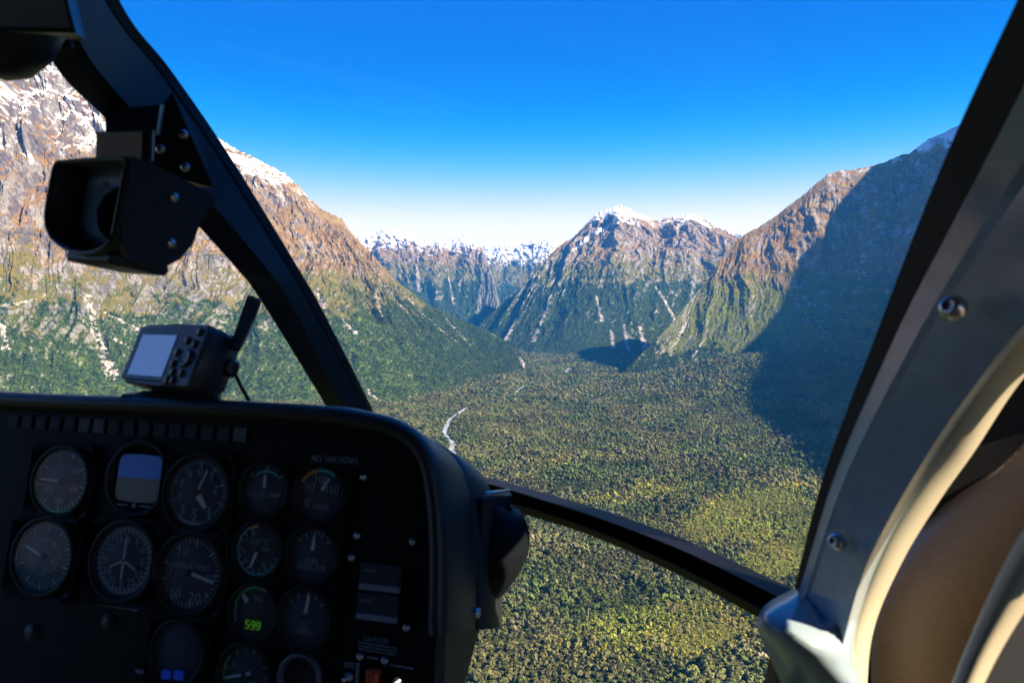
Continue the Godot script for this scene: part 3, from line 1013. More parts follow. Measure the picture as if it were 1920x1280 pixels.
	# lower cross bar of the windscreen
	var bar := edges([
		[Vector3(-0.0906, -0.2211, -1.1600), Vector3(-0.0429, -0.2223, -1.1200), Vector3(0.0435, -0.2305, -1.0500), Vector3(0.1394, -0.2425, -0.9700), Vector3(0.2324, -0.2592, -0.8800), Vector3(0.3152, -0.2785, -0.7700), Vector3(0.3422, -0.2863, -0.7300)],
		[Vector3(-0.0859, -0.2217, -1.1000), Vector3(-0.0393, -0.2224, -1.0700), Vector3(0.0406, -0.2305, -1.0000), Vector3(0.1294, -0.2422, -0.9200), Vector3(0.2140, -0.2568, -0.8300), Vector3(0.2889, -0.2741, -0.7250), Vector3(0.3127, -0.2814, -0.6900)],
		[Vector3(-0.0862, -0.2352, -1.1150), Vector3(-0.0381, -0.2356, -1.0850), Vector3(0.0420, -0.2419, -1.0150), Vector3(0.1308, -0.2535, -0.9350), Vector3(0.2159, -0.2700, -0.8450), Vector3(0.2885, -0.2873, -0.7400), Vector3(0.3106, -0.2936, -0.7050)],
		[Vector3(-0.0834, -0.2466, -1.1000), Vector3(-0.0351, -0.2458, -1.0700), Vector3(0.0414, -0.2492, -1.0000), Vector3(0.1272, -0.2609, -0.9200), Vector3(0.2094, -0.2769, -0.8300), Vector3(0.2758, -0.2906, -0.7250), Vector3(0.2959, -0.2959, -0.6900)],
		[Vector3(-0.0856, -0.2666, -1.1300), Vector3(-0.0361, -0.2655, -1.1000), Vector3(0.0410, -0.2672, -1.0300), Vector3(0.1284, -0.2776, -0.9500), Vector3(0.2130, -0.2956, -0.8600), Vector3(0.2790, -0.3091, -0.7550), Vector3(0.2993, -0.3150, -0.7200)],
		[Vector3(-0.0892, -0.2510, -1.1900), Vector3(-0.0390, -0.2528, -1.1600), Vector3(0.0460, -0.2597, -1.0900), Vector3(0.1420, -0.2730, -1.0100), Vector3(0.2372, -0.2925, -0.9200), Vector3(0.3164, -0.3113, -0.8100), Vector3(0.3369, -0.3176, -0.7700)]])
	var glossy := mat(Color(0.006, 0.006, 0.008), 0.4)
	glossy.metallic_specular = 0.14
	part("windscreen_cross_bar", loft(bar, true, true), glossy, h)
	# right-hand post: black rubber, bevelled edge, painted face
	part("window_seal", loft(edges([
		[Vector3(0.304, 0.559, -0.160), Vector3(0.304, 0.399, -0.260), Vector3(0.3037, 0.2587, -0.3600), Vector3(0.3111, 0.2100, -0.4200), Vector3(0.3117, 0.1510, -0.4750), Vector3(0.3096, 0.0894, -0.5200), Vector3(0.3055, 0.0022, -0.5750), Vector3(0.2948, -0.1260, -0.6450), Vector3(0.2919, -0.2545, -0.7050), Vector3(0.2894, -0.2849, -0.7150)],
		[Vector3(0.309, 0.524, -0.150), Vector3(0.309, 0.364, -0.250), Vector3(0.3090, 0.2242, -0.3500), Vector3(0.3219, 0.1938, -0.4000), Vector3(0.3235, 0.1369, -0.4550), Vector3(0.3187, 0.0781, -0.5000), Vector3(0.3121, 0.0000, -0.5580), Vector3(0.2987, -0.1259, -0.6320), Vector3(0.2927, -0.2525, -0.6950), Vector3(0.2908, -0.2809, -0.7050)],
		[Vector3(0.338, 0.546, -0.180), Vector3(0.338, 0.386, -0.280), Vector3(0.3384, 0.2464, -0.3800), Vector3(0.3460, 0.2049, -0.4300), Vector3(0.3440, 0.1432, -0.4850), Vector3(0.3362, 0.0787, -0.5300), Vector3(0.3271, -0.0046, -0.5880), Vector3(0.3113, -0.1345, -0.6620), Vector3(0.3042, -0.2662, -0.7250), Vector3(0.3020, -0.2957, -0.7350)]]), true, true), mats.rubber, h)
	part("door_post", loft(edges([
		[Vector3(0.309, 0.525, -0.152), Vector3(0.309, 0.365, -0.252), Vector3(0.3094, 0.2255, -0.3520), Vector3(0.3219, 0.1947, -0.4020), Vector3(0.3235, 0.1375, -0.4570), Vector3(0.3185, 0.0784, -0.5020), Vector3(0.3119, 0.0000, -0.5600), Vector3(0.2987, -0.1263, -0.6340), Vector3(0.2930, -0.2532, -0.6970), Vector3(0.2816, -0.3008, -0.7000)],
		[Vector3(0.314, 0.504, -0.135), Vector3(0.314, 0.344, -0.235), Vector3(0.3141, 0.2041, -0.3350), Vector3(0.3283, 0.1671, -0.3820), Vector3(0.3313, 0.1223, -0.4350), Vector3(0.3221, 0.0724, -0.4750), Vector3(0.3097, -0.0041, -0.5300), Vector3(0.2949, -0.1219, -0.6050), Vector3(0.2898, -0.2457, -0.6720), Vector3(0.2803, -0.2992, -0.6900)],
		[Vector3(0.319, 0.500, -0.132), Vector3(0.319, 0.340, -0.232), Vector3(0.3190, 0.1997, -0.3320), Vector3(0.3337, 0.1609, -0.3780), Vector3(0.3359, 0.1176, -0.4300), Vector3(0.3254, 0.0687, -0.4680), Vector3(0.3119, -0.0066, -0.5240), Vector3(0.2963, -0.1219, -0.6000), Vector3(0.2918, -0.2449, -0.6670), Vector3(0.2822, -0.2983, -0.6880)],
		[Vector3(0.350, 0.405, -0.080), Vector3(0.350, 0.245, -0.180), Vector3(0.3500, 0.1050, -0.2800), Vector3(0.3609, 0.0877, -0.3300), Vector3(0.3444, 0.0594, -0.3800), Vector3(0.3347, 0.0322, -0.4120), Vector3(0.3288, -0.0036, -0.4550), Vector3(0.3148, -0.0894, -0.5200), Vector3(0.2987, -0.1887, -0.5750), Vector3(0.2931, -0.2812, -0.6100)],
		[Vector3(0.440, 0.429, -0.150), Vector3(0.440, 0.269, -0.250), Vector3(0.4402, 0.1285, -0.3500), Vector3(0.4406, 0.1031, -0.4000), Vector3(0.4113, 0.0668, -0.4500), Vector3(0.3937, 0.0338, -0.4800), Vector3(0.3835, -0.0082, -0.5250), Vector3(0.3618, -0.1060, -0.5900), Vector3(0.3453, -0.2184, -0.6500), Vector3(0.3347, -0.3188, -0.6800)],
		[Vector3(0.367, 0.566, -0.220), Vector3(0.367, 0.406, -0.320), Vector3(0.3675, 0.2658, -0.4200), Vector3(0.3764, 0.2203, -0.4700), Vector3(0.3751, 0.1532, -0.5300), Vector3(0.3616, 0.0802, -0.5700), Vector3(0.3509, -0.0098, -0.6300), Vector3(0.3298, -0.1477, -0.7000), Vector3(0.3206, -0.2820, -0.7600), Vector3(0.3088, -0.3325, -0.7600)]]), true, true), mats.paint, h, "grey painted door post")
	for s in [[Vector3(0.3027, 0.0227, -0.4680), 0.0075], [Vector3(0.2864, -0.1762, -0.6000), 0.0068]]:
		part("screw", lathe([[s[1] * 1.2, -0.002], [s[1] * 1.15, 0.002], [s[1] * 0.8, 0.007], [s[1] * 0.35, 0.0085], [s[1] * 0.3, 0.005], [0.0001, 0.005]], 16, s[0], Basis(Vector3.UP, -1.0) * Basis(Vector3.RIGHT, -0.25)), mats.steel, h)
	# bracket at the foot of the post
	part("post_foot", loft(edges([
		[Vector3(0.2868, -0.2490, -0.6900), Vector3(0.2494, -0.2546, -0.6650), Vector3(0.2341, -0.2641, -0.6500), Vector3(0.2374, -0.2814, -0.6550), Vector3(0.2709, -0.3453, -0.6800)],
		[Vector3(0.2763, -0.2456, -0.6550), Vector3(0.2432, -0.2471, -0.6250), Vector3(0.2295, -0.2510, -0.6120), Vector3(0.2335, -0.2652, -0.6150), Vector3(0.2850, -0.3250, -0.6400)],
		[Vector3(0.2764, -0.2573, -0.6100), Vector3(0.2627, -0.2581, -0.5900), Vector3(0.2582, -0.2628, -0.5850), Vector3(0.2650, -0.2766, -0.5900), Vector3(0.2859, -0.3047, -0.6000)],
		[Vector3(0.3100, -0.2519, -0.6200), Vector3(0.3026, -0.2716, -0.6100), Vector3(0.3001, -0.2789, -0.6050), Vector3(0.3000, -0.2906, -0.6000), Vector3(0.3094, -0.3047, -0.6000)],
		[Vector3(0.3712, -0.2925, -0.7200), Vector3(0.3656, -0.3150, -0.7200), Vector3(0.3656, -0.3319, -0.7200), Vector3(0.3656, -0.3488, -0.7200), Vector3(0.3712, -0.3656, -0.7200)],
		[Vector3(0.3122, -0.2717, -0.7400), Vector3(0.2812, -0.2812, -0.7200), Vector3(0.2690, -0.2912, -0.7100), Vector3(0.2718, -0.3079, -0.7100), Vector3(0.2981, -0.3656, -0.7200)]], 5), true, false), mats.paint, h, "bracket foot of grey door post")
	part("lower_seal", loft(edges([
		[Vector3(0.2865, -0.3281, -0.7500), Vector3(0.2706, -0.3816, -0.7400), Vector3(0.2509, -0.4448, -0.7300)], [Vector3(0.2869, -0.3150, -0.7200), Vector3(0.2707, -0.3661, -0.7100), Vector3(0.2543, -0.4266, -0.7000)], [Vector3(0.3169, -0.3473, -0.7800), Vector3(0.3008, -0.3970, -0.7700), Vector3(0.2850, -0.4631, -0.7600)]], 3), true, true), mats.rubber, h)
	# door edge: rounded cream trim, seal, and the padded door panel beyond
	part("door_trim", loft(edges([
		[Vector3(0.515, 0.489, -0.300), Vector3(0.495, 0.269, -0.420), Vector3(0.4550, 0.0894, -0.5200), Vector3(0.4146, 0.0365, -0.5500), Vector3(0.4033, -0.0045, -0.5800), Vector3(0.3870, -0.0643, -0.6100), Vector3(0.3711, -0.1151, -0.6350), Vector3(0.3506, -0.1856, -0.6600), Vector3(0.3336, -0.2709, -0.6800), Vector3(0.3251, -0.3453, -0.6800), Vector3(0.3219, -0.4083, -0.6700)],
		[Vector3(0.506, 0.477, -0.285), Vector3(0.486, 0.257, -0.405), Vector3(0.4458, 0.0769, -0.5050), Vector3(0.4088, 0.0272, -0.5350), Vector3(0.3990, -0.0124, -0.5650), Vector3(0.3840, -0.0697, -0.5950), Vector3(0.3691, -0.1192, -0.6200), Vector3(0.3497, -0.1864, -0.6450), Vector3(0.3325, -0.2676, -0.6650), Vector3(0.3242, -0.3377, -0.6650), Vector3(0.3203, -0.3991, -0.6550)],
		[Vector3(0.518, 0.461, -0.285), Vector3(0.498, 0.241, -0.405), Vector3(0.4577, 0.0612, -0.5050), Vector3(0.4201, 0.0096, -0.5350), Vector3(0.4105, -0.0287, -0.5650), Vector3(0.3960, -0.0860, -0.5950), Vector3(0.3817, -0.1332, -0.6200), Vector3(0.3618, -0.1980, -0.6450), Vector3(0.3450, -0.2738, -0.6650), Vector3(0.3377, -0.3403, -0.6650), Vector3(0.3336, -0.4017, -0.6550)],
		[Vector3(0.542, 0.452, -0.305), Vector3(0.522, 0.232, -0.425), Vector3(0.4823, 0.0521, -0.5250), Vector3(0.4414, -0.0035, -0.5550), Vector3(0.4314, -0.0411, -0.5850), Vector3(0.4170, -0.0990, -0.6150), Vector3(0.4020, -0.1480, -0.6400), Vector3(0.3813, -0.2130, -0.6650), Vector3(0.3639, -0.2868, -0.6850), Vector3(0.3564, -0.3521, -0.6850), Vector3(0.3523, -0.4155, -0.6750)],
		[Vector3(0.577, 0.482, -0.360), Vector3(0.557, 0.262, -0.480), Vector3(0.5166, 0.0816, -0.5800), Vector3(0.4694, 0.0191, -0.6100), Vector3(0.4550, -0.0250, -0.6400), Vector3(0.4371, -0.0890, -0.6700), Vector3(0.4181, -0.1412, -0.6950), Vector3(0.3937, -0.2149, -0.7200), Vector3(0.3735, -0.3006, -0.7400), Vector3(0.3654, -0.3758, -0.7400), Vector3(0.3616, -0.4448, -0.7300)]]), true, false), mats.cream, h, "rounded cream trim along the door opening")
	part("door_seal", loft(edges([
		[Vector3(0.649, 0.469, -0.430), Vector3(0.629, 0.249, -0.550), Vector3(0.5891, 0.0686, -0.6500), Vector3(0.5312, -0.0027, -0.6800), Vector3(0.5125, -0.0499, -0.7100), Vector3(0.4891, -0.1214, -0.7400), Vector3(0.4674, -0.1793, -0.7650), Vector3(0.4394, -0.2530, -0.7900), Vector3(0.4177, -0.3386, -0.8100), Vector3(0.4088, -0.4113, -0.8100), Vector3(0.4050, -0.4875, -0.8000)],
		[Vector3(0.680, 0.420, -0.430), Vector3(0.660, 0.200, -0.550), Vector3(0.6195, 0.0203, -0.6500), Vector3(0.5738, -0.0425, -0.6800), Vector3(0.5547, -0.0832, -0.7100), Vector3(0.5261, -0.1387, -0.7400), Vector3(0.4961, -0.1913, -0.7650), Vector3(0.4598, -0.2592, -0.7900), Vector3(0.4366, -0.3386, -0.8100), Vector3(0.4265, -0.4113, -0.8100), Vector3(0.4225, -0.4875, -0.8000)],
		[Vector3(0.746, 0.423, -0.500), Vector3(0.726, 0.202, -0.620), Vector3(0.6863, 0.0225, -0.7200), Vector3(0.6328, -0.0469, -0.7500), Vector3(0.6094, -0.0914, -0.7800), Vector3(0.5759, -0.1519, -0.8100), Vector3(0.5414, -0.2087, -0.8350), Vector3(0.5005, -0.2822, -0.8600), Vector3(0.4744, -0.3678, -0.8800), Vector3(0.4634, -0.4469, -0.8800), Vector3(0.4595, -0.5302, -0.8700)]]), true, true), mats.rubber, h)
	part("door_panel", loft(edges([
		[Vector3(0.6797, 0.0117, -0.7500), Vector3(0.5898, -0.0708, -0.7550), Vector3(0.5284, -0.1306, -0.7600), Vector3(0.4841, -0.1823, -0.7650), Vector3(0.4391, -0.2406, -0.7700), Vector3(0.4117, -0.3088, -0.7750), Vector3(0.4055, -0.3910, -0.7700), Vector3(0.4037, -0.4631, -0.7600)],
		[Vector3(0.6684, -0.0057, -0.7250), Vector3(0.5846, -0.0912, -0.7300), Vector3(0.5237, -0.1436, -0.7350), Vector3(0.4827, -0.1908, -0.7400), Vector3(0.4377, -0.2445, -0.7450), Vector3(0.4090, -0.3047, -0.7500), Vector3(0.4016, -0.3783, -0.7450), Vector3(0.3997, -0.4479, -0.7350)],
		[Vector3(0.6684, -0.0647, -0.6900), Vector3(0.6136, -0.1412, -0.6950), Vector3(0.5742, -0.1859, -0.7000), Vector3(0.5398, -0.2258, -0.7050), Vector3(0.4992, -0.2662, -0.7100), Vector3(0.4748, -0.3128, -0.7150), Vector3(0.4604, -0.3605, -0.7100), Vector3(0.4484, -0.4266, -0.7000)],
		[Vector3(0.6906, -0.1169, -0.6800), Vector3(0.6422, -0.1927, -0.6850), Vector3(0.6038, -0.2372, -0.6900), Vector3(0.5701, -0.2715, -0.6950), Vector3(0.5305, -0.3062, -0.7000), Vector3(0.5067, -0.3415, -0.7050), Vector3(0.4922, -0.3719, -0.7000), Vector3(0.4798, -0.4312, -0.6900)],
		[Vector3(0.8023, -0.1358, -0.7900), Vector3(0.7453, -0.2236, -0.7950), Vector3(0.7000, -0.2750, -0.8000), Vector3(0.6604, -0.3145, -0.8050), Vector3(0.6138, -0.3544, -0.8100), Vector3(0.5858, -0.3948, -0.8150), Vector3(0.5695, -0.4303, -0.8100), Vector3(0.5563, -0.5000, -0.8000)],
		[Vector3(0.7522, 0.0130, -0.8300), Vector3(0.6523, -0.0783, -0.8350), Vector3(0.5841, -0.1444, -0.8400), Vector3(0.5347, -0.2013, -0.8450), Vector3(0.4848, -0.2656, -0.8500), Vector3(0.4542, -0.3407, -0.8550), Vector3(0.4476, -0.4316, -0.8500), Vector3(0.4462, -0.5119, -0.8400)]]), true, false), mats.beige, h, "curved beige padded door panel")
	part("door_handle_trim", loft(edges([
		[Vector3(0.451, 0.011, -0.160), Vector3(0.411, -0.009, -0.300), Vector3(0.3511, -0.0689, -0.4200), Vector3(0.3242, -0.1159, -0.4300), Vector3(0.3162, -0.1451, -0.4400), Vector3(0.3066, -0.1846, -0.4500), Vector3(0.2933, -0.2275, -0.4550), Vector3(0.2808, -0.2702, -0.4550)],
		[Vector3(0.445, 0.007, -0.145), Vector3(0.405, -0.013, -0.285), Vector3(0.3449, -0.0728, -0.4050), Vector3(0.3194, -0.1183, -0.4150), Vector3(0.3114, -0.1468, -0.4250), Vector3(0.3018, -0.1842, -0.4350), Vector3(0.2898, -0.2234, -0.4400), Vector3(0.2777, -0.2612, -0.4400)],
		[Vector3(0.453, -0.004, -0.145), Vector3(0.413, -0.024, -0.285), Vector3(0.3528, -0.0838, -0.4050), Vector3(0.3275, -0.1297, -0.4150), Vector3(0.3187, -0.1561, -0.4250), Vector3(0.3079, -0.1910, -0.4350), Vector3(0.2970, -0.2255, -0.4400), Vector3(0.2853, -0.2612, -0.4400)],
		[Vector3(0.475, -0.018, -0.165), Vector3(0.435, -0.038, -0.305), Vector3(0.3752, -0.0979, -0.4250), Vector3(0.3483, -0.1444, -0.4350), Vector3(0.3386, -0.1704, -0.4450), Vector3(0.3270, -0.2048, -0.4550), Vector3(0.3155, -0.2379, -0.4600), Vector3(0.3033, -0.2731, -0.4600)],
		[Vector3(0.516, -0.018, -0.220), Vector3(0.476, -0.038, -0.360), Vector3(0.4163, -0.0975, -0.4800), Vector3(0.3847, -0.1512, -0.4900), Vector3(0.3730, -0.1816, -0.5000), Vector3(0.3594, -0.2223, -0.5100), Vector3(0.3460, -0.2635, -0.5150), Vector3(0.3323, -0.3058, -0.5150)]]), true, false), mats.cream, h, "cream pull strip on the door")
	part("door_pocket", loft(edges([
		[Vector3(0.4331, -0.3403, -0.6600), Vector3(0.4744, -0.2475, -0.6600), Vector3(0.5620, -0.1341, -0.6600), Vector3(0.6909, -0.0052, -0.6600)], [Vector3(0.4280, -0.4744, -0.6600), Vector3(0.6136, -0.4434, -0.6600), Vector3(0.7941, -0.3403, -0.6600), Vector3(0.8972, -0.1341, -0.6600)], [Vector3(0.4539, -0.5031, -0.7000), Vector3(0.6508, -0.4703, -0.7000), Vector3(0.8422, -0.3609, -0.7000), Vector3(0.9516, -0.1422, -0.7000)], [Vector3(0.4594, -0.3609, -0.7000), Vector3(0.5031, -0.2625, -0.7000), Vector3(0.5961, -0.1422, -0.7000), Vector3(0.7328, -0.0055, -0.7000)]], 4), true, true), mats.lining, h)
	# cabin shell around the seats: roof, rear bulkhead, sides, floor, seats
	part("roof", block(Vector3(2.05, 0.06, 2.12), 0.015, Vector3(-0.45, 0.52, 0.29)), mats.lining, h)
	part("door_header", block(Vector3(0.05, 0.34, 2.0), 0.015, Vector3(0.56, 0.33, 0.32)), mats.lining, h)
	part("door_front_frame", block(Vector3(0.08, 0.50, 0.13), 0.015, Vector3(0.54, 0.24, -0.425)), mats.lining, h)
	part("rear_bulkhead", block(Vector3(2.1, 1.9, 0.06), 0.015, Vector3(-0.42, -0.3, 1.35)), mats.lining, h)
	part("side_wall", block(Vector3(0.05, 1.6, 1.6), 0.015, Vector3(-1.47, -0.2, 0.5)), mats.lining, h)
	part("floor", block(Vector3(2.1, 0.05, 1.9), 0.015, Vector3(-0.42, -0.98, 0.4)), mats.lining, h)
	part("door_lower", block(Vector3(0.05, 0.62, 1.5), 0.015, Vector3(0.59, -0.64, 0.6)), mats.lining, h)
	part("door_rear_post", block(Vector3(0.06, 1.0, 0.22), 0.015, Vector3(0.59, 0.0, 1.2)), mats.lining, h)
	for x in [-0.85, 0.0]:
		part("seat_back", block(Vector3(0.5, 0.85, 0.12), 0.04, Vector3(x, -0.35, 0.42), Basis(Vector3.RIGHT, 0.18)), mats.lining, h)
		part("seat_cushion", block(Vector3(0.5, 0.12, 0.5), 0.04, Vector3(x, -0.72, 0.15)), mats.lining, h)
	# glazing: right windscreen, left windscreen, chin window
	var lft := curve([Vector3(-0.4070, 0.4480, -0.6100), Vector3(-0.4267, 0.3677, -0.7400), Vector3(-0.4288, 0.3387, -0.8550), Vector3(-0.3865, 0.2521, -0.9300), Vector3(-0.3243, 0.1094, -1.0300), Vector3(-0.2970, 0.0388, -1.0800), Vector3(-0.2408, -0.1292, -1.1900), Vector3(-0.2269, -0.1796, -1.2100)])
	var rgt := curve([Vector3(0.3266, 0.2731, -0.3800), Vector3(0.3283, 0.2200, -0.4400), Vector3(0.3268, 0.1574, -0.4950), Vector3(0.3240, 0.0928, -0.5400), Vector3(0.3198, 0.0023, -0.5950), Vector3(0.3076, -0.1299, -0.6650), Vector3(0.3101, -0.2653, -0.7350), Vector3(0.3516, -0.2941, -0.7500)])
	var lower := curve([Vector3(-0.2269, -0.1796, -1.2100), Vector3(-0.0938, -0.2287, -1.2000), Vector3(0.0455, -0.2415, -1.1000), Vector3(0.1466, -0.2550, -1.0200), Vector3(0.2456, -0.2739, -0.9300), Vector3(0.3357, -0.2966, -0.8200), Vector3(0.3518, -0.3024, -0.7900), Vector3(0.3516, -0.2941, -0.7500)])
	var rings := []
	for k in lft.size():
		var ring := []
		for q in 25:
			var u := q / 24.0
			var p: Vector3 = (lft[k] as Vector3).lerp(rgt[k], u)
			var low: Vector3 = lower[mini(int(u * (lower.size() - 1)), lower.size() - 1)]
			var v := float(k) / (lft.size() - 1)
			p = p + Vector3(0, 0, -0.16 * sin(PI * u) * sin(PI * minf(v * 0.5 + 0.25, 0.75)))
			ring.append(p.lerp(low, v * v * v * v))
		rings.append(ring)
	part("windscreen", loft(rings, false), mats.glass, h, "clear curved right windscreen")
	part("windscreen", loft(edges([
		[Vector3(-0.5578, 0.5141, -0.7000), Vector3(-0.5529, 0.3015, -0.9300), Vector3(-0.4550, 0.1225, -1.1200), Vector3(-0.3076, -0.1885, -1.2700)], [Vector3(-0.8559, 0.4847, -0.6600), Vector3(-0.9914, 0.2918, -0.9000), Vector3(-0.9516, 0.1148, -1.0500), Vector3(-0.9469, -0.1781, -1.2000)], [Vector3(-1.15, 0.45, -0.35), Vector3(-1.25, 0.2, -0.6), Vector3(-1.3, 0.0, -0.7), Vector3(-1.3, -0.35, -0.75)]], 6), false), mats.glass, h, "clear left windscreen")
	part("chin_window", loft(edges([
		[Vector3(-0.0852, -0.2646, -1.1600), Vector3(0.0451, -0.2692, -1.0700), Vector3(0.1361, -0.2815, -0.9900), Vector3(0.2250, -0.3023, -0.9000), Vector3(0.2938, -0.3172, -0.7900), Vector3(0.3068, -0.3248, -0.7700)], [Vector3(-0.0820, -0.4184, -1.0500), Vector3(0.0422, -0.4062, -1.0000), Vector3(0.1293, -0.3966, -0.9400), Vector3(0.2062, -0.3919, -0.8800), Vector3(0.2750, -0.3688, -0.8000), Vector3(0.2948, -0.3609, -0.7700)], [Vector3(-0.1187, -0.5789, -0.9500), Vector3(0.0000, -0.5606, -0.9200), Vector3(0.0834, -0.5423, -0.8900), Vector3(0.1594, -0.5180, -0.8500), Vector3(0.2345, -0.4814, -0.7900), Vector3(0.2695, -0.4570, -0.7500)]], 5), false), mats.glass, h, "clear chin window under the cross bar")


# ------------------------------------------------------------------ instrument panel

func tile(st: SurfaceTool, c: Vector2, w: float, hgt: float, z := 0.0) -> void:
	quad(st, Vector3(c.x - w / 2, c.y - hgt / 2, z), Vector3(c.x - w / 2, c.y + hgt / 2, z), Vector3(c.x + w / 2, c.y + hgt / 2, z), Vector3(c.x + w / 2, c.y - hgt / 2, z))


func outline(grow: float, low: float) -> Array:
	# outer line of the hood: straight top, big round corner, straight side
	var out := []
	var cor := [Vector2(-0.8797, 0.1045), Vector2(-0.4341, 0.0962), Vector2(-0.0658, 0.0978), Vector2(0.0901, 0.0958), Vector2(0.1325, 0.0919), Vector2(0.1659, 0.0859), Vector2(0.1924, 0.0741), Vector2(0.2111, 0.0556), Vector2(0.2221, 0.0321), Vector2(0.2318, -0.0088), Vector2(0.2384, -0.0605), Vector2(0.2428, -0.1323)]
	for k in cor.size():
		var a: Vector2 = cor[maxi(k - 1, 0)]
		var b: Vector2 = cor[mini(k + 1, cor.size() - 1)]
		var n := (b - a).normalized().orthogonal()
		if n.x + n.y < 0.0:
			n = -n
		out.append((cor[k] as Vector2) + n * grow + Vector2(0, low if k == cor.size() - 1 else 0.0))
	return out


func shell(list: Array) -> SurfaceTool:
	# skin along the hood's line; list of [grow, z]
	var rings := []
	for e in list:
		var pts := []
		for p in outline(e[0], 0.0):
			pts.append(Vector3(p.x, p.y + 0.19 * minf(e[1] - 0.02, 0.0), e[1]))
		rings.append(curve(pts, 5))
	return loft(rings, false)


func make_gauge(panel: Node3D, at: Vector2, d: float, spec: Dictionary) -> void:
	var g := Node3D.new()
	g.name = "gauge"
	panel.add_child(g, true)
	g.position = Vector3(at.x, at.y, 0.004)
	if spec.has("label"):
		g.set_meta("label", spec.label)
	var r := d / 2.0
	put("flange", block(Vector3(d * 1.22, d * 1.22, 0.002), d * 0.12, Vector3(0, 0, -0.004)).commit(), mats.flange, g)
	for q in [[1, 1], [-1, 1], [-1, -1], [1, -1]]:
		put("screw", lathe([[0.0022, 0.0], [0.0022, 0.0012], [0.0001, 0.0016]], 8, Vector3(q[0] * d * 0.52, q[1] * d * 0.52, -0.003)).commit(), mats.bezel, g)
	put("bezel", lathe([[r * 1.0, -0.002], [r * 1.0, 0.001], [r * 1.04, 0.004], [r * 1.13, 0.0045], [r * 1.18, 0.002], [r * 1.2, -0.004]], 40).commit(), mats.bezel, g)
	put("dial", lathe([[r * 1.0, -0.0025], [r * 0.99, -0.0018], [0.0001, -0.0018]], 40).commit(), spec.get("face", mats.dial), g)
	var st := begin()
	var some := false
	for t in spec.get("ticks", []):
		for k in int(t[2]) + 1:
			var a: float = lerpf(t[0], t[1], k / maxf(t[2], 1.0))
			var big: bool = k % int(t[3]) == 0
			arc(st, r * (0.74 if big else 0.82), r * 0.93, a - (2.2 if big else 1.1), a + (2.2 if big else 1.1), -0.0012)
			some = true
	if some:
		st.generate_normals()
		put("scale", st.commit(), mats.mark, g)
	for c in spec.get("arcs", []):
		st = begin()
		arc(st, r * c[3], r * c[4], c[0], c[1], -0.0013)
		st.generate_normals()
		put("colour_arc", st.commit(), c[2], g)
	for n in spec.get("needles", []):
		st = begin()
		var a := deg_to_rad(n[0])
		var dir := Vector3(sin(a), cos(a), 0)
		var side: Vector3 = Vector3(cos(a), -sin(a), 0) * n[3] * r
		var p0: Vector3 = dir * n[1] * r
		var p1: Vector3 = dir * n[2] * r
		var lift := Vector3(0, 0, 0.0012)
		quad(st, p0 - side + lift, p1 - side * 0.6 + lift, p1 + side * 0.6 + lift, p0 + side + lift)
		quad(st, p0 - side, p1 - side * 0.6, p1 - side * 0.6 + lift, p0 - side + lift)
		quad(st, p0 + side, p0 + side + lift, p1 + side * 0.6 + lift, p1 + side * 0.6)
		st.generate_normals()
		put("needle", st.commit(), mats.needle, g)
	if spec.get("hub", true):
		put("hub", lathe([[r * 0.1, -0.001], [r * 0.1, 0.002], [0.0001, 0.0024]], 14).commit(), mats.black, g)
	for w in spec.get("text", []):
		text(w[0], w[3] * r, w[4] if w.size() > 4 else mats.mark, g, Vector3(w[1] * r, w[2] * r, -0.001))
	put("cover_glass", lathe([[r * 1.0, 0.0026], [0.0001, 0.003]], 32).commit(), mats.gauge_glass, g)


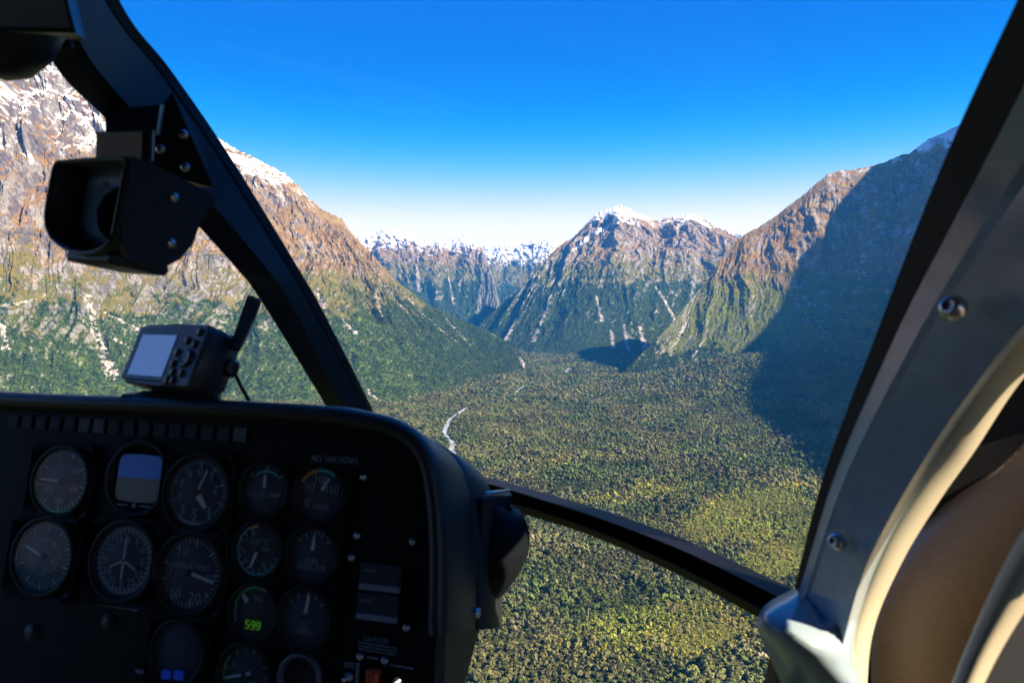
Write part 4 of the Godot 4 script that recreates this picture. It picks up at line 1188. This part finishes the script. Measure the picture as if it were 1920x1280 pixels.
func make_panel() -> void:
	mats.bezel = mat(Color(0.010, 0.011, 0.012), 0.5)
	mats.scoop = mat(Color(0.007, 0.009, 0.012), 0.5)
	mats.scoop.metallic_specular = 0.2
	mats.flange = mat(Color(0.009, 0.0095, 0.011), 0.6)
	mats.bezel.metallic_specular = 0.3
	mats.flange.metallic_specular = 0.25
	mats.dial = mat(Color(0.012, 0.014, 0.018), 0.7)
	mats.dial_blue = mat(Color(0.016, 0.020, 0.036), 0.7)
	mats.mark = mat(Color(0.21, 0.255, 0.29), 0.7)
	mats.needle = mat(Color(0.5, 0.5, 0.48), 0.6)
	mats.green = mat(Color(0.05, 0.55, 0.12), 0.6)
	mats.teal = mat(Color(0.06, 0.40, 0.38), 0.6)
	mats.orange = mat(Color(0.75, 0.32, 0.05), 0.6)
	mats.red = mat(Color(0.7, 0.05, 0.03), 0.6)
	mats.gauge_glass = mats.glass.duplicate()
	mats.gauge_glass.metallic_specular = 0.15
	mats.hood = mat(Color(0.016, 0.018, 0.021), 0.42)
	mats.hood.heightmap_enabled = true
	mats.hood.heightmap_texture = noise_tex(91, 0.2, 0.0, 1.0, 256)
	mats.hood.heightmap_scale = 0.04
	mats.hood.uv1_triplanar = true
	mats.hood.uv1_scale = Vector3.ONE * 12.0
	var p := Node3D.new()
	p.name = numbered("instrument_panel")
	add_child(p)
	p.transform = Transform3D(cabin * Basis(Vector3(0.96941, -0.01719, 0.24483), Vector3(0.05894, 0.98466, -0.16424), Vector3(-0.23825, 0.17365, 0.95555)), cabin * Vector3(-0.29893, -0.18027, -0.83000))
	tag(p, "black instrument panel with round gauges under a padded hood", "instrument panel")
	# plate behind the gauges
	var st := begin()
	var line := outline(-0.012, 0.0)
	var low: Vector2 = Vector2(0.2351, -0.2640)
	var lft: Vector2 = Vector2(-0.7080, -0.4087)
	for k in line.size() - 1:
		for q in [Vector3(lft.x, lft.y, 0), Vector3(line[k].x, line[k].y, 0), Vector3(line[k + 1].x, line[k + 1].y, 0)]:
			st.add_vertex(q)
	for q in [Vector3(lft.x, lft.y, 0), Vector3(line[-1].x, line[-1].y, 0), Vector3(low.x, low.y, 0)]:
		st.add_vertex(q)
	st.generate_normals()
	put("face_plate", st.commit(), mats.black, p)
	put("hood", shell([[-0.013, -0.002], [-0.013, 0.026], [-0.008, 0.034], [0.0, 0.036], [0.006, 0.030], [0.008, 0.018], [0.008, -0.085], [0.004, -0.092]]).commit(), mats.hood, p)
	put("hood_cowl", shell([[0.002, -0.088], [0.010, -0.098], [0.011, -0.20], [0.004, -0.235], [-0.02, -0.25]]).commit(), mats.hood, p)
	# pedestal side below the hood
	st = loft(edges([
		[Vector3(0.2255, -0.1186, -0.004), Vector3(0.2294, -0.1955, -0.004), Vector3(0.2303, -0.2648, -0.004)],
		[Vector3(0.2328, -0.1009, -0.02), Vector3(0.2379, -0.1943, -0.02), Vector3(0.2387, -0.2635, -0.02)],
		[Vector3(0.2347, -0.0780, -0.24), Vector3(0.2327, -0.1457, -0.19), Vector3(0.2375, -0.2637, -0.06)],
		[Vector3(0.2222, -0.0793, -0.24), Vector3(0.2241, -0.1467, -0.19), Vector3(0.2279, -0.2651, -0.06)]], 6), true, true)
	put("pedestal_side", st.commit(), mat(Color(0.035, 0.032, 0.025), 0.5), p)
	# air scoop on the right side
	var sc := Node3D.new()
	sc.name = "air_scoop"
	p.add_child(sc, true)
	var sx: float = 0.2392
	var sy: float = -0.0547
	var rings := []
	for k in 13:
		var v := k / 12.0
		var ring := []
		for q in 17:
			var a := lerpf(-PI / 2, PI / 2, q / 16.0)
			var deep := 0.052 * pow(sin(PI * clampf(v * 0.9 + 0.06, 0.0, 1.0)), 0.7) * (1.0 - 0.35 * v)
			var wide := 0.062 * pow(sin(PI * clampf(v * 0.86 + 0.10, 0.0, 1.0)), 0.6)
			ring.append(Vector3(sx + 0.006 + deep * cos(a), sy + 0.050 - 0.128 * v - (0.014 * cos(a) if k == 0 else 0.0), -0.19 + wide * sin(a)))
		rings.append(ring)
	put("scoop_shell", loft(rings, false).commit(), mats.scoop, sc)
	put("scoop_base", block(Vector3(0.012, 0.145, 0.14), 0.004, Vector3(sx + 0.004, sy - 0.012, -0.175)).commit(), mats.hood, sc)
	put("hinge_strip", block(Vector3(0.005, 0.004, 0.12), 0.001, Vector3(sx + 0.011, sy + 0.064, -0.155)).commit(), mats.steel, p)
	put("clamp_bracket", block(Vector3(0.006, 0.02, 0.07), 0.002, Vector3(sx + 0.006, sy - 0.075, -0.06)).commit(), mats.bezel, p)
	put("clamp_screw", lathe([[0.006, 0.0], [0.006, 0.004], [0.0001, 0.005]], 12, Vector3(sx + 0.01, sy - 0.078, -0.09), Basis(Vector3.UP, PI / 2)).commit(), mats.steel, p)
	# warning tiles
	var tiles := mat(Color(0.05, 0.056, 0.065), 0.6)
	var pale := mat(Color(0.12, 0.135, 0.15), 0.6)
	tiles.metallic_specular = 0.2
	pale.metallic_specular = 0.2
	for k in 16:
		var f := k / 15.0
		var at := (Vector2(-0.4016, 0.0651) as Vector2).lerp(Vector2(-0.0448, 0.0641), f)
		var o := put("warning_tile", block(Vector3(0.0168, 0.0185, 0.003), 0.0008).commit(), pale if k in [5, 6, 15] else tiles, p)
		o.position = Vector3(at.x, at.y, 0.002)
	make_gauge(p, Vector2(-0.3027, -0.0098), 0.082, {"label": "airspeed gauge with green arc", "ticks": [[20, 340, 32, 4]], "arcs": [[150, 330, mats.green, 0.94, 0.98]], "needles": [[272, -0.1, 0.8, 0.035]], "text": [["40", 0.5, 0.35, 0.2], ["60", 0.52, -0.2, 0.2], ["80", 0.0, -0.62, 0.2], ["100", -0.5, -0.3, 0.2]], "face": mats.dial_blue})
	attitude(p, Vector2(-0.1826, 0.0021))
	make_gauge(p, Vector2(-0.0938, -0.0097), 0.085, {"label": "altimeter with two needles", "ticks": [[0, 360, 50, 5]], "needles": [[22, 0.05, 0.7, 0.03], [140, 0.1, 0.55, 0.09]], "arcs": [[165, 215, mats.mark, 0.86, 0.93]], "text": [["0", 0.0, 0.6, 0.24], ["1", 0.4, 0.48, 0.24], ["2", 0.6, 0.12, 0.24], ["4", 0.45, -0.5, 0.24], ["5", 0.0, -0.62, 0.26], ["6", -0.4, -0.5, 0.26], ["7", -0.6, -0.18, 0.24], ["8", -0.58, 0.22, 0.24], ["9", -0.34, 0.5, 0.24]], "face": mats.dial_blue})
	make_gauge(p, Vector2(-0.3112, -0.1059), 0.088, {"label": "rotor and turbine speed gauge with twin scales", "ticks": [[0, 360, 40, 4]], "arcs": [[0, 360, mats.mark, 0.5, 0.515]], "needles": [[290, -0.05, 0.7, 0.05]], "text": [["1", 0.3, 0.3, 0.18], ["2", 0.35, -0.1, 0.18], ["3", 0.1, -0.35, 0.18], ["4", -0.3, -0.2, 0.18]], "face": mats.dial_blue})
	make_gauge(p, Vector2(-0.1870, -0.0998), 0.088, {"label": "heading indicator with aircraft outline", "ticks": [[0, 360, 72, 2]], "needles": [[0, 0.05, 0.6, 0.02], [180, 0.05, 0.5, 0.02], [115, 0.05, 0.5, 0.02], [245, 0.05, 0.5, 0.02]], "hub": false, "text": [["N", 0.0, 0.6, 0.2], ["3", 0.32, 0.55, 0.18], ["6", 0.55, 0.32, 0.18], ["E", 0.62, 0.0, 0.2], ["12", 0.52, -0.34, 0.18], ["15", 0.32, -0.56, 0.18], ["S", 0.0, -0.64, 0.2], ["21", -0.32, -0.56, 0.18], ["24", -0.54, -0.34, 0.18], ["W", -0.62, 0.0, 0.2], ["30", -0.54, 0.32, 0.18], ["33", -0.3, 0.56, 0.18]], "face": mats.dial_blue})
	make_gauge(p, Vector2(-0.0895, -0.1052), 0.086, {"label": "vertical speed gauge", "ticks": [[-75, 255, 40, 5]], "needles": [[102, 0.05, 0.85, 0.05]], "text": [["10", -0.35, 0.55, 0.26], ["0", -0.72, 0.0, 0.26], ["10", -0.42, -0.6, 0.26], ["20", 0.25, -0.66, 0.26], ["30", 0.66, -0.12, 0.22], ["VERTICAL SPEED", 0.0, 0.16, 0.13]], "face": mats.dial_blue})
	var lamp := mat(Color(0.03, 0.10, 0.5), 0.4)
	lamp.emission_enabled = true
	lamp.emission = Color(0.02, 0.16, 0.55)
	lamp.emission_energy_multiplier = 0.07
	make_gauge(p, Vector2(-0.0913, -0.1972), 0.068, {"label": "small round display with blue keys", "hub": false, "face": mats.dial_blue})
	for q in [Vector2(-0.1015, -0.2225), Vector2(-0.0845, -0.2210)]:
		var o := put("blue_key_light", block(Vector3(0.012, 0.010, 0.004), 0.001).commit(), lamp, p)
		o.position = Vector3(q.x, q.y, 0.006)
	make_gauge(p, Vector2(0.0000, 0.0000), 0.060, {"label": "engine oil temperature gauge", "arcs": [[-40, 40, mats.teal, 0.7, 0.78]], "ticks": [[-50, 50, 4, 2]], "needles": [[-4, 0.1, 0.6, 0.06]], "hub": false, "text": [["ENG OIL TEMP", 0.0, -0.2, 0.17]], "face": mats.dial_blue})
	make_gauge(p, Vector2(0.0734, 0.0001), 0.060, {"label": "pressure gauge marked 0 to 150 with orange arc", "arcs": [[-62, -12, mats.orange, 0.86, 0.97], [-10, 40, mats.teal, 0.86, 0.97]], "needles": [[32, 0.2, 0.75, 0.06]], "hub": false, "text": [["50", -0.48, 0.25, 0.3], ["100", 0.0, 0.55, 0.3], ["150", 0.5, 0.2, 0.3], ["0", -0.5, -0.38, 0.3], ["PRESS", 0.1, -0.5, 0.2]], "face": mats.dial_blue})
	make_gauge(p, Vector2(0.0007, -0.0701), 0.060, {"label": "turbine temperature gauge with teal arc", "arcs": [[110, 330, mats.teal, 0.9, 0.99], [330, 352, mats.orange, 0.86, 0.97]], "ticks": [[110, 330, 11, 1]], "needles": [[200, 0.0, 0.75, 0.06]], "text": [["TOT °C", 0.0, 0.3, 0.22], ["x100", 0.25, 0.02, 0.16], ["8", -0.3, 0.6, 0.2], ["7", -0.6, 0.3, 0.2], ["6", -0.62, -0.1, 0.2], ["5", -0.5, -0.45, 0.2], ["4", 0.3, -0.55, 0.2]]})
	make_gauge(p, Vector2(0.0725, -0.0698), 0.060, {"label": "fuel level gauge", "ticks": [[-50, 50, 8, 2]], "needles": [[2, 0.2, 0.72, 0.06]], "hub": false, "text": [["FUEL", 0.0, -0.22, 0.2], ["LEVEL x10", 0.0, -0.45, 0.2]], "face": mats.dial_blue})
	var led := mat(Color(0.1, 0.25, 0.02), 0.5)
	led.emission_enabled = true
	led.emission = Color(0.45, 0.85, 0.10)
	led.emission_energy_multiplier = 0.055
	make_gauge(p, Vector2(0.0045, -0.1404), 0.058, {"label": "torque gauge with green arc and lit digits 599", "arcs": [[-75, 12, mats.green, 0.9, 0.99], [12, 30, mats.orange, 0.9, 0.99], [-120, -75, mats.mark, 0.86, 0.94], [60, 66, mats.red, 0.86, 0.97]], "needles": [[-42, 0.5, 0.85, 0.09]], "hub": false, "text": [["TRQ", 0.1, 0.5, 0.2], ["599", 0.0, -0.52, 0.34, led]]})
	make_gauge(p, Vector2(0.0713, -0.1402), 0.062, {"label": "ammeter gauge", "ticks": [[-50, 50, 4, 1]], "needles": [[6, 0.2, 0.85, 0.06]], "hub": false, "text": [["DC", 0.0, -0.25, 0.2], ["AMPS", 0.0, -0.46, 0.2]], "face": mats.dial_blue})
	make_gauge(p, Vector2(0.0013, -0.2094), 0.062, {"label": "gauge with long pale needle at the panel's foot", "arcs": [[250, 310, mats.green, 0.86, 0.94]], "ticks": [[230, 480, 10, 2]], "needles": [[254, -0.3, 0.8, 0.06]], "text": [["5", -0.5, 0.3, 0.2], ["PSI", 0.4, -0.3, 0.18]]})
	put("vent_ring", lathe([[0.020, -0.01], [0.0215, 0.003], [0.0235, 0.006], [0.026, 0.006], [0.0275, 0.0]], 36, Vector3(0.0722, -0.2037, 0.002)).commit(), mat(Color(0.10, 0.105, 0.12), 0.35), p)
	put("vent_opening", lathe([[0.021, -0.004], [0.0001, -0.004]], 28, Vector3(0.0722, -0.2037, 0.006)).commit(), mats.rubber, p)
	# right-hand column: counters, screws, placards, switches
	var lcd := mat(Color(0.05, 0.055, 0.06), 0.3)
	var strip := mat(Color(0.24, 0.26, 0.30), 0.4)
	for q in [[Vector2(0.1596, -0.0865), Vector2(0.1607, -0.0975)], [Vector2(0.1596, -0.1189), Vector2(0.1606, -0.1297)]]:
		var c := Node3D.new()
		c.name = "counter_display"
		p.add_child(c, true)
		c.position = Vector3(q[0].x, q[0].y, 0.0)
		put("window", block(Vector3(0.050, 0.030, 0.005), 0.001, Vector3(0, 0, 0.002)).commit(), lcd, c)
		put("name_strip", block(Vector3(0.050, 0.0065, 0.003), 0.0006, Vector3(q[1].x - q[0].x, q[1].y - q[0].y, 0.004)).commit(), strip, c)
	for q in [Vector2(0.1271, 0.0235), Vector2(0.1259, -0.0435), Vector2(0.1955, -0.0441), Vector2(0.1961, -0.1365), Vector2(0.1435, -0.1732), Vector2(0.1734, -0.1740), Vector2(0.1218, -0.0683), Vector2(-0.2817, -0.1565)]:
		put("screw", lathe([[0.0042, 0.0], [0.0042, 0.002], [0.003, 0.0035], [0.0012, 0.0038], [0.001, 0.0026], [0.0001, 0.0026]], 12, Vector3(q.x, q.y, 0.0)).commit(), mats.steel, p)
	for w in [["NO SMOKING", Vector2(0.0877, 0.0410), 0.0075], ["CAUTION", Vector2(0.1604, -0.1536), 0.0055]]:
		text(w[0], w[2], mats.mark, p, Vector3(w[1].x, w[1].y, 0.0012), "placard")
	# print too small to read: lines of short dashes
	for w in [[Vector2(0.1629, -0.1590), 0.046, 0.0016], [Vector2(0.1626, -0.1624), 0.045, 0.0016], [Vector2(0.1623, -0.1658), 0.043, 0.0016], [Vector2(0.1591, -0.1730), 0.014, 0.0022], [Vector2(0.1326, -0.1819), 0.014, 0.0022], [Vector2(0.1323, -0.1853), 0.014, 0.0022], [Vector2(0.1928, -0.1777), 0.024, 0.002], [Vector2(-0.1910, -0.0464), 0.020, 0.0026], [Vector2(-0.1923, -0.1497), 0.062, 0.0024], [Vector2(-0.1919, -0.1560), 0.062, 0.0024], [Vector2(-0.0869, -0.1546), 0.046, 0.0024], [Vector2(-0.0874, -0.1608), 0.040, 0.0024], [Vector2(-0.1360, -0.2257), 0.026, 0.005], [Vector2(0.1457, -0.0797), 0.012, 0.002], [Vector2(0.1464, -0.1123), 0.012, 0.002]]:
		var dashes := begin()
		var x: float = -w[1] / 2.0
		while x < w[1] / 2.0:
			var wide := rng.randf_range(0.0012, 0.0034)
			tile(dashes, Vector2(w[0].x + x + wide / 2.0, w[0].y - 0.02 * x), wide, w[2], 0.0052 if w[1] == 0.012 else 0.0012)
			x += wide + 0.0009
		dashes.generate_normals()
		put("fine_print", dashes.commit(), mats.mark, p)
	put("switch_guard", block(Vector3(0.014, 0.022, 0.012), 0.002, Vector3(0.1630, -0.1932, 0.006)).commit(), mat(Color(0.62, 0.07, 0.02), 0.4), p)
	put("switch_slot", block(Vector3(0.004, 0.03, 0.003), 0.001, Vector3(0.1425, -0.1947, 0.002)).commit(), strip, p)
	for q in [Vector2(0.1321, -0.1960), Vector2(0.1899, -0.1941)]:
		put("toggle_switch", lathe([[0.005, 0.0], [0.005, 0.003], [0.002, 0.004], [0.0024, 0.014], [0.0001, 0.015]], 12, Vector3(q.x, q.y, 0.0)).commit(), mats.steel, p)
	for q in [[Vector2(-0.3132, -0.2002), 0.011], [Vector2(-0.1989, -0.1745), 0.010]]:
		put("cap_plug", lathe([[q[1], 0.0], [q[1], 0.002], [0.0001, 0.003]], 20, Vector3(q[0].x, q[0].y, 0.0)).commit(), mats.rubber, p)


func attitude(p: Node3D, at: Vector2) -> void:
	var g := Node3D.new()
	g.name = "attitude_indicator"
	p.add_child(g, true)
	g.set_meta("label", "attitude indicator, blue above brown")
	g.position = Vector3(at.x, at.y, 0.004)
	put("bezel", lathe([[0.041, -0.004], [0.043, 0.003], [0.048, 0.004], [0.051, -0.004]], 40).commit(), mats.bezel, g)
	put("back_plate", lathe([[0.042, -0.003], [0.0001, -0.003]], 36).commit(), mats.black, g)
	var blue := mat(Color(0.05, 0.26, 0.80), 0.4)
	var brown := mat(Color(0.20, 0.17, 0.12), 0.4)
	for half in [[1, blue, "sky_half"], [-1, brown, "ground_half"]]:
		var s: float = half[0]
		var st := begin()
		var pts := [Vector3(-0.033, 0, 0), Vector3(-0.033, 0.020 * s, 0), Vector3(-0.031, 0.026 * s, 0), Vector3(-0.026, 0.029 * s, 0), Vector3(0, 0.030 * s, 0), Vector3(0.026, 0.029 * s, 0), Vector3(0.031, 0.026 * s, 0), Vector3(0.033, 0.020 * s, 0), Vector3(0.033, 0, 0)]
		for k in pts.size() - 1:
			for q in [Vector3.ZERO, pts[k], pts[k + 1]]:
				st.add_vertex(q)
		st.generate_normals()
		put(half[2], st.commit(), half[1], g)
	var st2 := begin()
	tile(st2, Vector2(-0.018, -0.034), 0.018, 0.0018, 0.002)
	tile(st2, Vector2(0.018, -0.034), 0.018, 0.0018, 0.002)
	tile(st2, Vector2(0, -0.034), 0.005, 0.005, 0.002)
	st2.generate_normals()
	put("aircraft_bar", st2.commit(), mats.mark, g)


# ------------------------------------------------------------------ portable navigator and compass

func make_gps() -> void:
	var base := Vector3(-0.4430, -0.0879, -0.9000)
	var t := thing("satellite_navigator", "portable satellite navigator with lit screen on the panel hood", "navigator", base)
	var dark := mat(Color(0.03, 0.034, 0.042), 0.45)
	var face := mat(Color(0.07, 0.08, 0.10), 0.5)
	var bl := Vector3(-0.5168, -0.0527, -0.9000)
	var br := Vector3(-0.3876, -0.0557, -0.8200)
	var tl := Vector3(-0.5001, 0.0238, -0.9250)
	var ex := (br - bl).normalized()
	var ez := ex.cross(tl - bl).normalized()
	var ey := ez.cross(ex)
	var w := (br - bl).length()
	var hh := (tl - bl).dot(ey)
	var b := Basis(ex, ey, ez)
	var mid := bl + ex * w / 2.0 + ey * hh / 2.0
	# body: front face with bowed sides, tapering towards the back
	var rings := []
	for e in [[0.0, 0.96], [-0.004, 1.0], [-0.03, 1.0], [-0.045, 0.93], [-0.055, 0.85]]:
		var ring := []
		for q in [[-0.5, -0.42], [-0.46, -0.5], [0.0, -0.53], [0.42, -0.5], [0.5, -0.40], [0.5, 0.38], [0.44, 0.5], [0.0, 0.53], [-0.44, 0.5], [-0.5, 0.42], [-0.52, 0.0]]:
			ring.append(mid + b * Vector3(q[0] * w * e[1], q[1] * hh * e[1], e[0]))
		rings.append(ring)
	part("body", loft(rings, true, false), dark, t)
	part("front_face", block(Vector3(w * 0.36, hh * 0.98, 0.003), 0.001, mid + b * Vector3(w * 0.30, 0, 0.001), b), face, t)
	part("screen_frame", block(Vector3(w * 0.62, hh * 0.90, 0.003), 0.001, mid + b * Vector3(-w * 0.18, 0, 0.001), b), mat(Color(0.02, 0.015, 0.02), 0.35), t)
	var lit := mat(Color(0.12, 0.14, 0.18), 0.25)
	lit.emission_enabled = true
	lit.emission = Color(0.42, 0.56, 0.82)
	lit.emission_energy_multiplier = 0.12
	part("screen", block(Vector3(w * 0.50, hh * 0.68, 0.001), 0.0003, mid + b * Vector3(-w * 0.15, -hh * 0.04, 0.003), b), lit, t, "glowing blue-grey screen")
	var key := mat(Color(0.016, 0.018, 0.022), 0.4)
	for q in [[0.40, 0.36], [0.28, 0.22], [0.39, 0.17], [0.20, 0.02], [0.20, -0.16], [0.24, -0.30], [0.36, -0.30], [0.20, -0.42], [0.28, -0.42]]:
		part("button", lathe([[0.0055, 0.0], [0.0055, 0.002], [0.004, 0.0035], [0.0001, 0.004]], 14, mid + b * Vector3(q[0] * w, q[1] * hh, 0.002), b), key, t)
	part("rocker_key", lathe([[0.0125, 0.0], [0.0125, 0.003], [0.010, 0.005], [0.008, 0.004], [0.0001, 0.0045]], 24, mid + b * Vector3(0.345 * w, -0.06 * hh, 0.002), b), key, t)
	# swivelling antenna on the back right edge
	part("antenna", loft(edges([
		[Vector3(-0.3547, -0.0100, -0.8550), Vector3(-0.3514, 0.0000, -0.8550), Vector3(-0.3392, 0.0544, -0.8700), Vector3(-0.3358, 0.0578, -0.8700)], [Vector3(-0.3400, -0.0133, -0.8500), Vector3(-0.3360, -0.0033, -0.8500), Vector3(-0.3203, 0.0460, -0.8650), Vector3(-0.3217, 0.0527, -0.8650)],
		[Vector3(-0.3473, -0.0068, -0.8750), Vector3(-0.3418, 0.0000, -0.8750), Vector3(-0.3275, 0.0487, -0.8900), Vector3(-0.3289, 0.0556, -0.8900)], [Vector3(-0.3603, -0.0055, -0.8800), Vector3(-0.3575, 0.0034, -0.8800), Vector3(-0.3440, 0.0559, -0.8950), Vector3(-0.3426, 0.0587, -0.8950)]], 3), true, true), dark, t)
	part("antenna_hinge", lathe([[0.009, -0.012], [0.009, 0.012]], 14, Vector3(-0.3580, 0.0000, -0.8680), b * Basis(Vector3.UP, PI / 2)), dark, t)
	part("mount", block(Vector3(0.10, 0.022, 0.05), 0.004, Vector3(-0.4395, -0.0759, -0.9000), Basis(Vector3.UP, 0.3)), key, t)
	part("mount_clip", block(Vector3(0.045, 0.008, 0.04), 0.002, Vector3(-0.4812, -0.0709, -0.8900), Basis(Vector3.UP, 0.3)), key, t)
	part("cable_plug", block(Vector3(0.018, 0.022, 0.02), 0.004, Vector3(-0.3602, -0.0340, -0.8700), b), key, t)
	part("cable", rope([Vector3(-0.3624, -0.0327, -0.8720), Vector3(-0.3556, -0.0388, -0.8720), Vector3(-0.3493, -0.0584, -0.8800), Vector3(-0.3407, -0.0814, -0.8900), Vector3(-0.3361, -0.0949, -0.9000)], 0.0026), key, t)


func make_compass() -> void:
	var t := thing("compass", "black magnetic compass in a hood bolted to the windscreen post", "compass", Vector3(-0.3825, 0.0903, -0.6800))
	var dark := mat(Color(0.018, 0.02, 0.024), 0.5)
	var tr := Vector3(-0.3463, 0.1686, -0.6200)
	var tl := Vector3(-0.4553, 0.1806, -0.6800)
	var ex := (tr - tl).normalized()
	var up := Vector3(0.06, 1, -0.10)
	var ez := ex.cross(up).normalized()
	var ey := ez.cross(ex)
	var b := Basis(ex, ey, ez)
	var w := (tr - tl).length()
	var hh := 0.088
	var mid := tl + ex * w / 2.0 - ey * hh / 2.0
	var shape := [[-0.43, 0.5], [0.0, 0.51], [0.43, 0.5], [0.48, 0.47], [0.5, 0.40], [0.5, 0.0], [0.5, -0.30], [0.46, -0.42], [0.38, -0.50], [0.26, -0.55], [0.10, -0.57], [-0.06, -0.55], [-0.20, -0.50], [-0.34, -0.42], [-0.44, -0.30], [-0.49, -0.16], [-0.505, 0.1], [-0.5, 0.40], [-0.48, 0.47]]
	var rings := []
	for e in [[0.0, 0.90], [0.003, 0.97], [0.0, 1.0], [-0.045, 1.0]]:
		var ring := []
		for q in shape:
			ring.append(mid + b * Vector3(q[0] * w * e[1], q[1] * hh * e[1], e[0]))
		rings.append(ring)
	for e in [[-0.02, 0.90], [-0.02, 0.5]]:
		var ring := []
		for q in shape:
			ring.append(mid + b * Vector3(q[0] * w * e[1], q[1] * hh * e[1], e[0]))
		rings.push_front(ring)
	var matte := mat(Color(0.004, 0.004, 0.005), 0.95)
	matte.metallic_specular = 0.1
	part("hood", loft(rings, true, false, true), dark, t)
	# deep side cheek, rounded below, with two screws
	rings = []
	for x in [0.44, 0.52]:
		var ring := []
		for q in [[0.0, 0.5], [-0.05, 0.46], [-0.084, 0.40], [-0.092, 0.34], [-0.084, 0.18], [-0.078, 0.0], [-0.074, -0.22], [-0.064, -0.42], [-0.050, -0.54], [-0.030, -0.585], [-0.012, -0.54], [-0.004, -0.40], [0.0, -0.2]]:
			ring.append(mid + b * Vector3(x * w, q[1] * hh, q[0]))
		rings.append(ring)
	part("side_cheek", loft(rings, true, true), dark, t)
	part("bowl", lathe([[0.0001, -0.034], [0.022, -0.03], [0.034, -0.016], [0.038, 0.0], [0.034, 0.016], [0.022, 0.03], [0.0001, 0.034]], 24, mid + b * Vector3(0.02, -0.004, -0.045), b * Basis(Vector3.RIGHT, PI / 2)), matte, t)
	part("under_tray", block(Vector3(w * 0.62, 0.012, 0.06), 0.003, mid + b * Vector3(0.012, -hh * 0.56, -0.035), b), dark, t)
	var bronze := mat(Color(0.30, 0.17, 0.06), 0.4, 0.3)
	part("inner_edge", block(Vector3(0.002, hh * 0.7, 0.004), 0.0005, mid + b * Vector3(w * 0.455, 0.0, 0.0), b), bronze, t)
	for q in [[0.52, 0.22, -0.045], [0.52, -0.28, -0.05]]:
		part("screw", lathe([[0.005, 0.0], [0.005, 0.002], [0.003, 0.0035], [0.0001, 0.004]], 12, mid + b * Vector3(q[0] * w, q[1] * hh, q[2]), b * Basis(Vector3.UP, PI / 2)), mats.steel, t)
	part("lamp_dot", lathe([[0.0022, 0.0], [0.0022, 0.001], [0.0001, 0.0015]], 10, mid + b * Vector3(-0.06 * w, 0.28 * hh, -0.018), b), mats.needle, t)
	part("neck", loft(edges([
		[Vector3(-0.4113, 0.2072, -0.6750), Vector3(-0.4124, 0.1772, -0.6750)], [Vector3(-0.3475, 0.2042, -0.6600), Vector3(-0.3486, 0.1743, -0.6600)], [Vector3(-0.3821, 0.2258, -0.7300), Vector3(-0.3832, 0.1928, -0.7300)], [Vector3(-0.4452, 0.2272, -0.7400), Vector3(-0.4463, 0.1943, -0.7400)]], 2), true, true), dark, t)
	part("card_holder", loft(edges([
		[Vector3(-0.4090, 0.2053, -0.6720), Vector3(-0.4100, 0.1790, -0.6720)], [Vector3(-0.3578, 0.2032, -0.6600), Vector3(-0.3584, 0.1769, -0.6600)], [Vector3(-0.3595, 0.2041, -0.6630), Vector3(-0.3600, 0.1777, -0.6630)], [Vector3(-0.4108, 0.2062, -0.6750), Vector3(-0.4119, 0.1798, -0.6750)]], 2), true, true), mat(Color(0.70, 0.52, 0.36), 0.5), t, "brown deviation card above the compass")
	part("arm", loft(edges([
		[Vector3(-0.4298, 0.2441, -0.7200), Vector3(-0.4173, 0.2138, -0.7000)], [Vector3(-0.3712, 0.2497, -0.7200), Vector3(-0.3653, 0.2138, -0.7000)], [Vector3(-0.4400, 0.3052, -0.8800), Vector3(-0.4469, 0.2612, -0.8800)], [Vector3(-0.5273, 0.3052, -0.9000), Vector3(-0.5259, 0.2707, -0.9000)]], 2), true, true), dark, t)
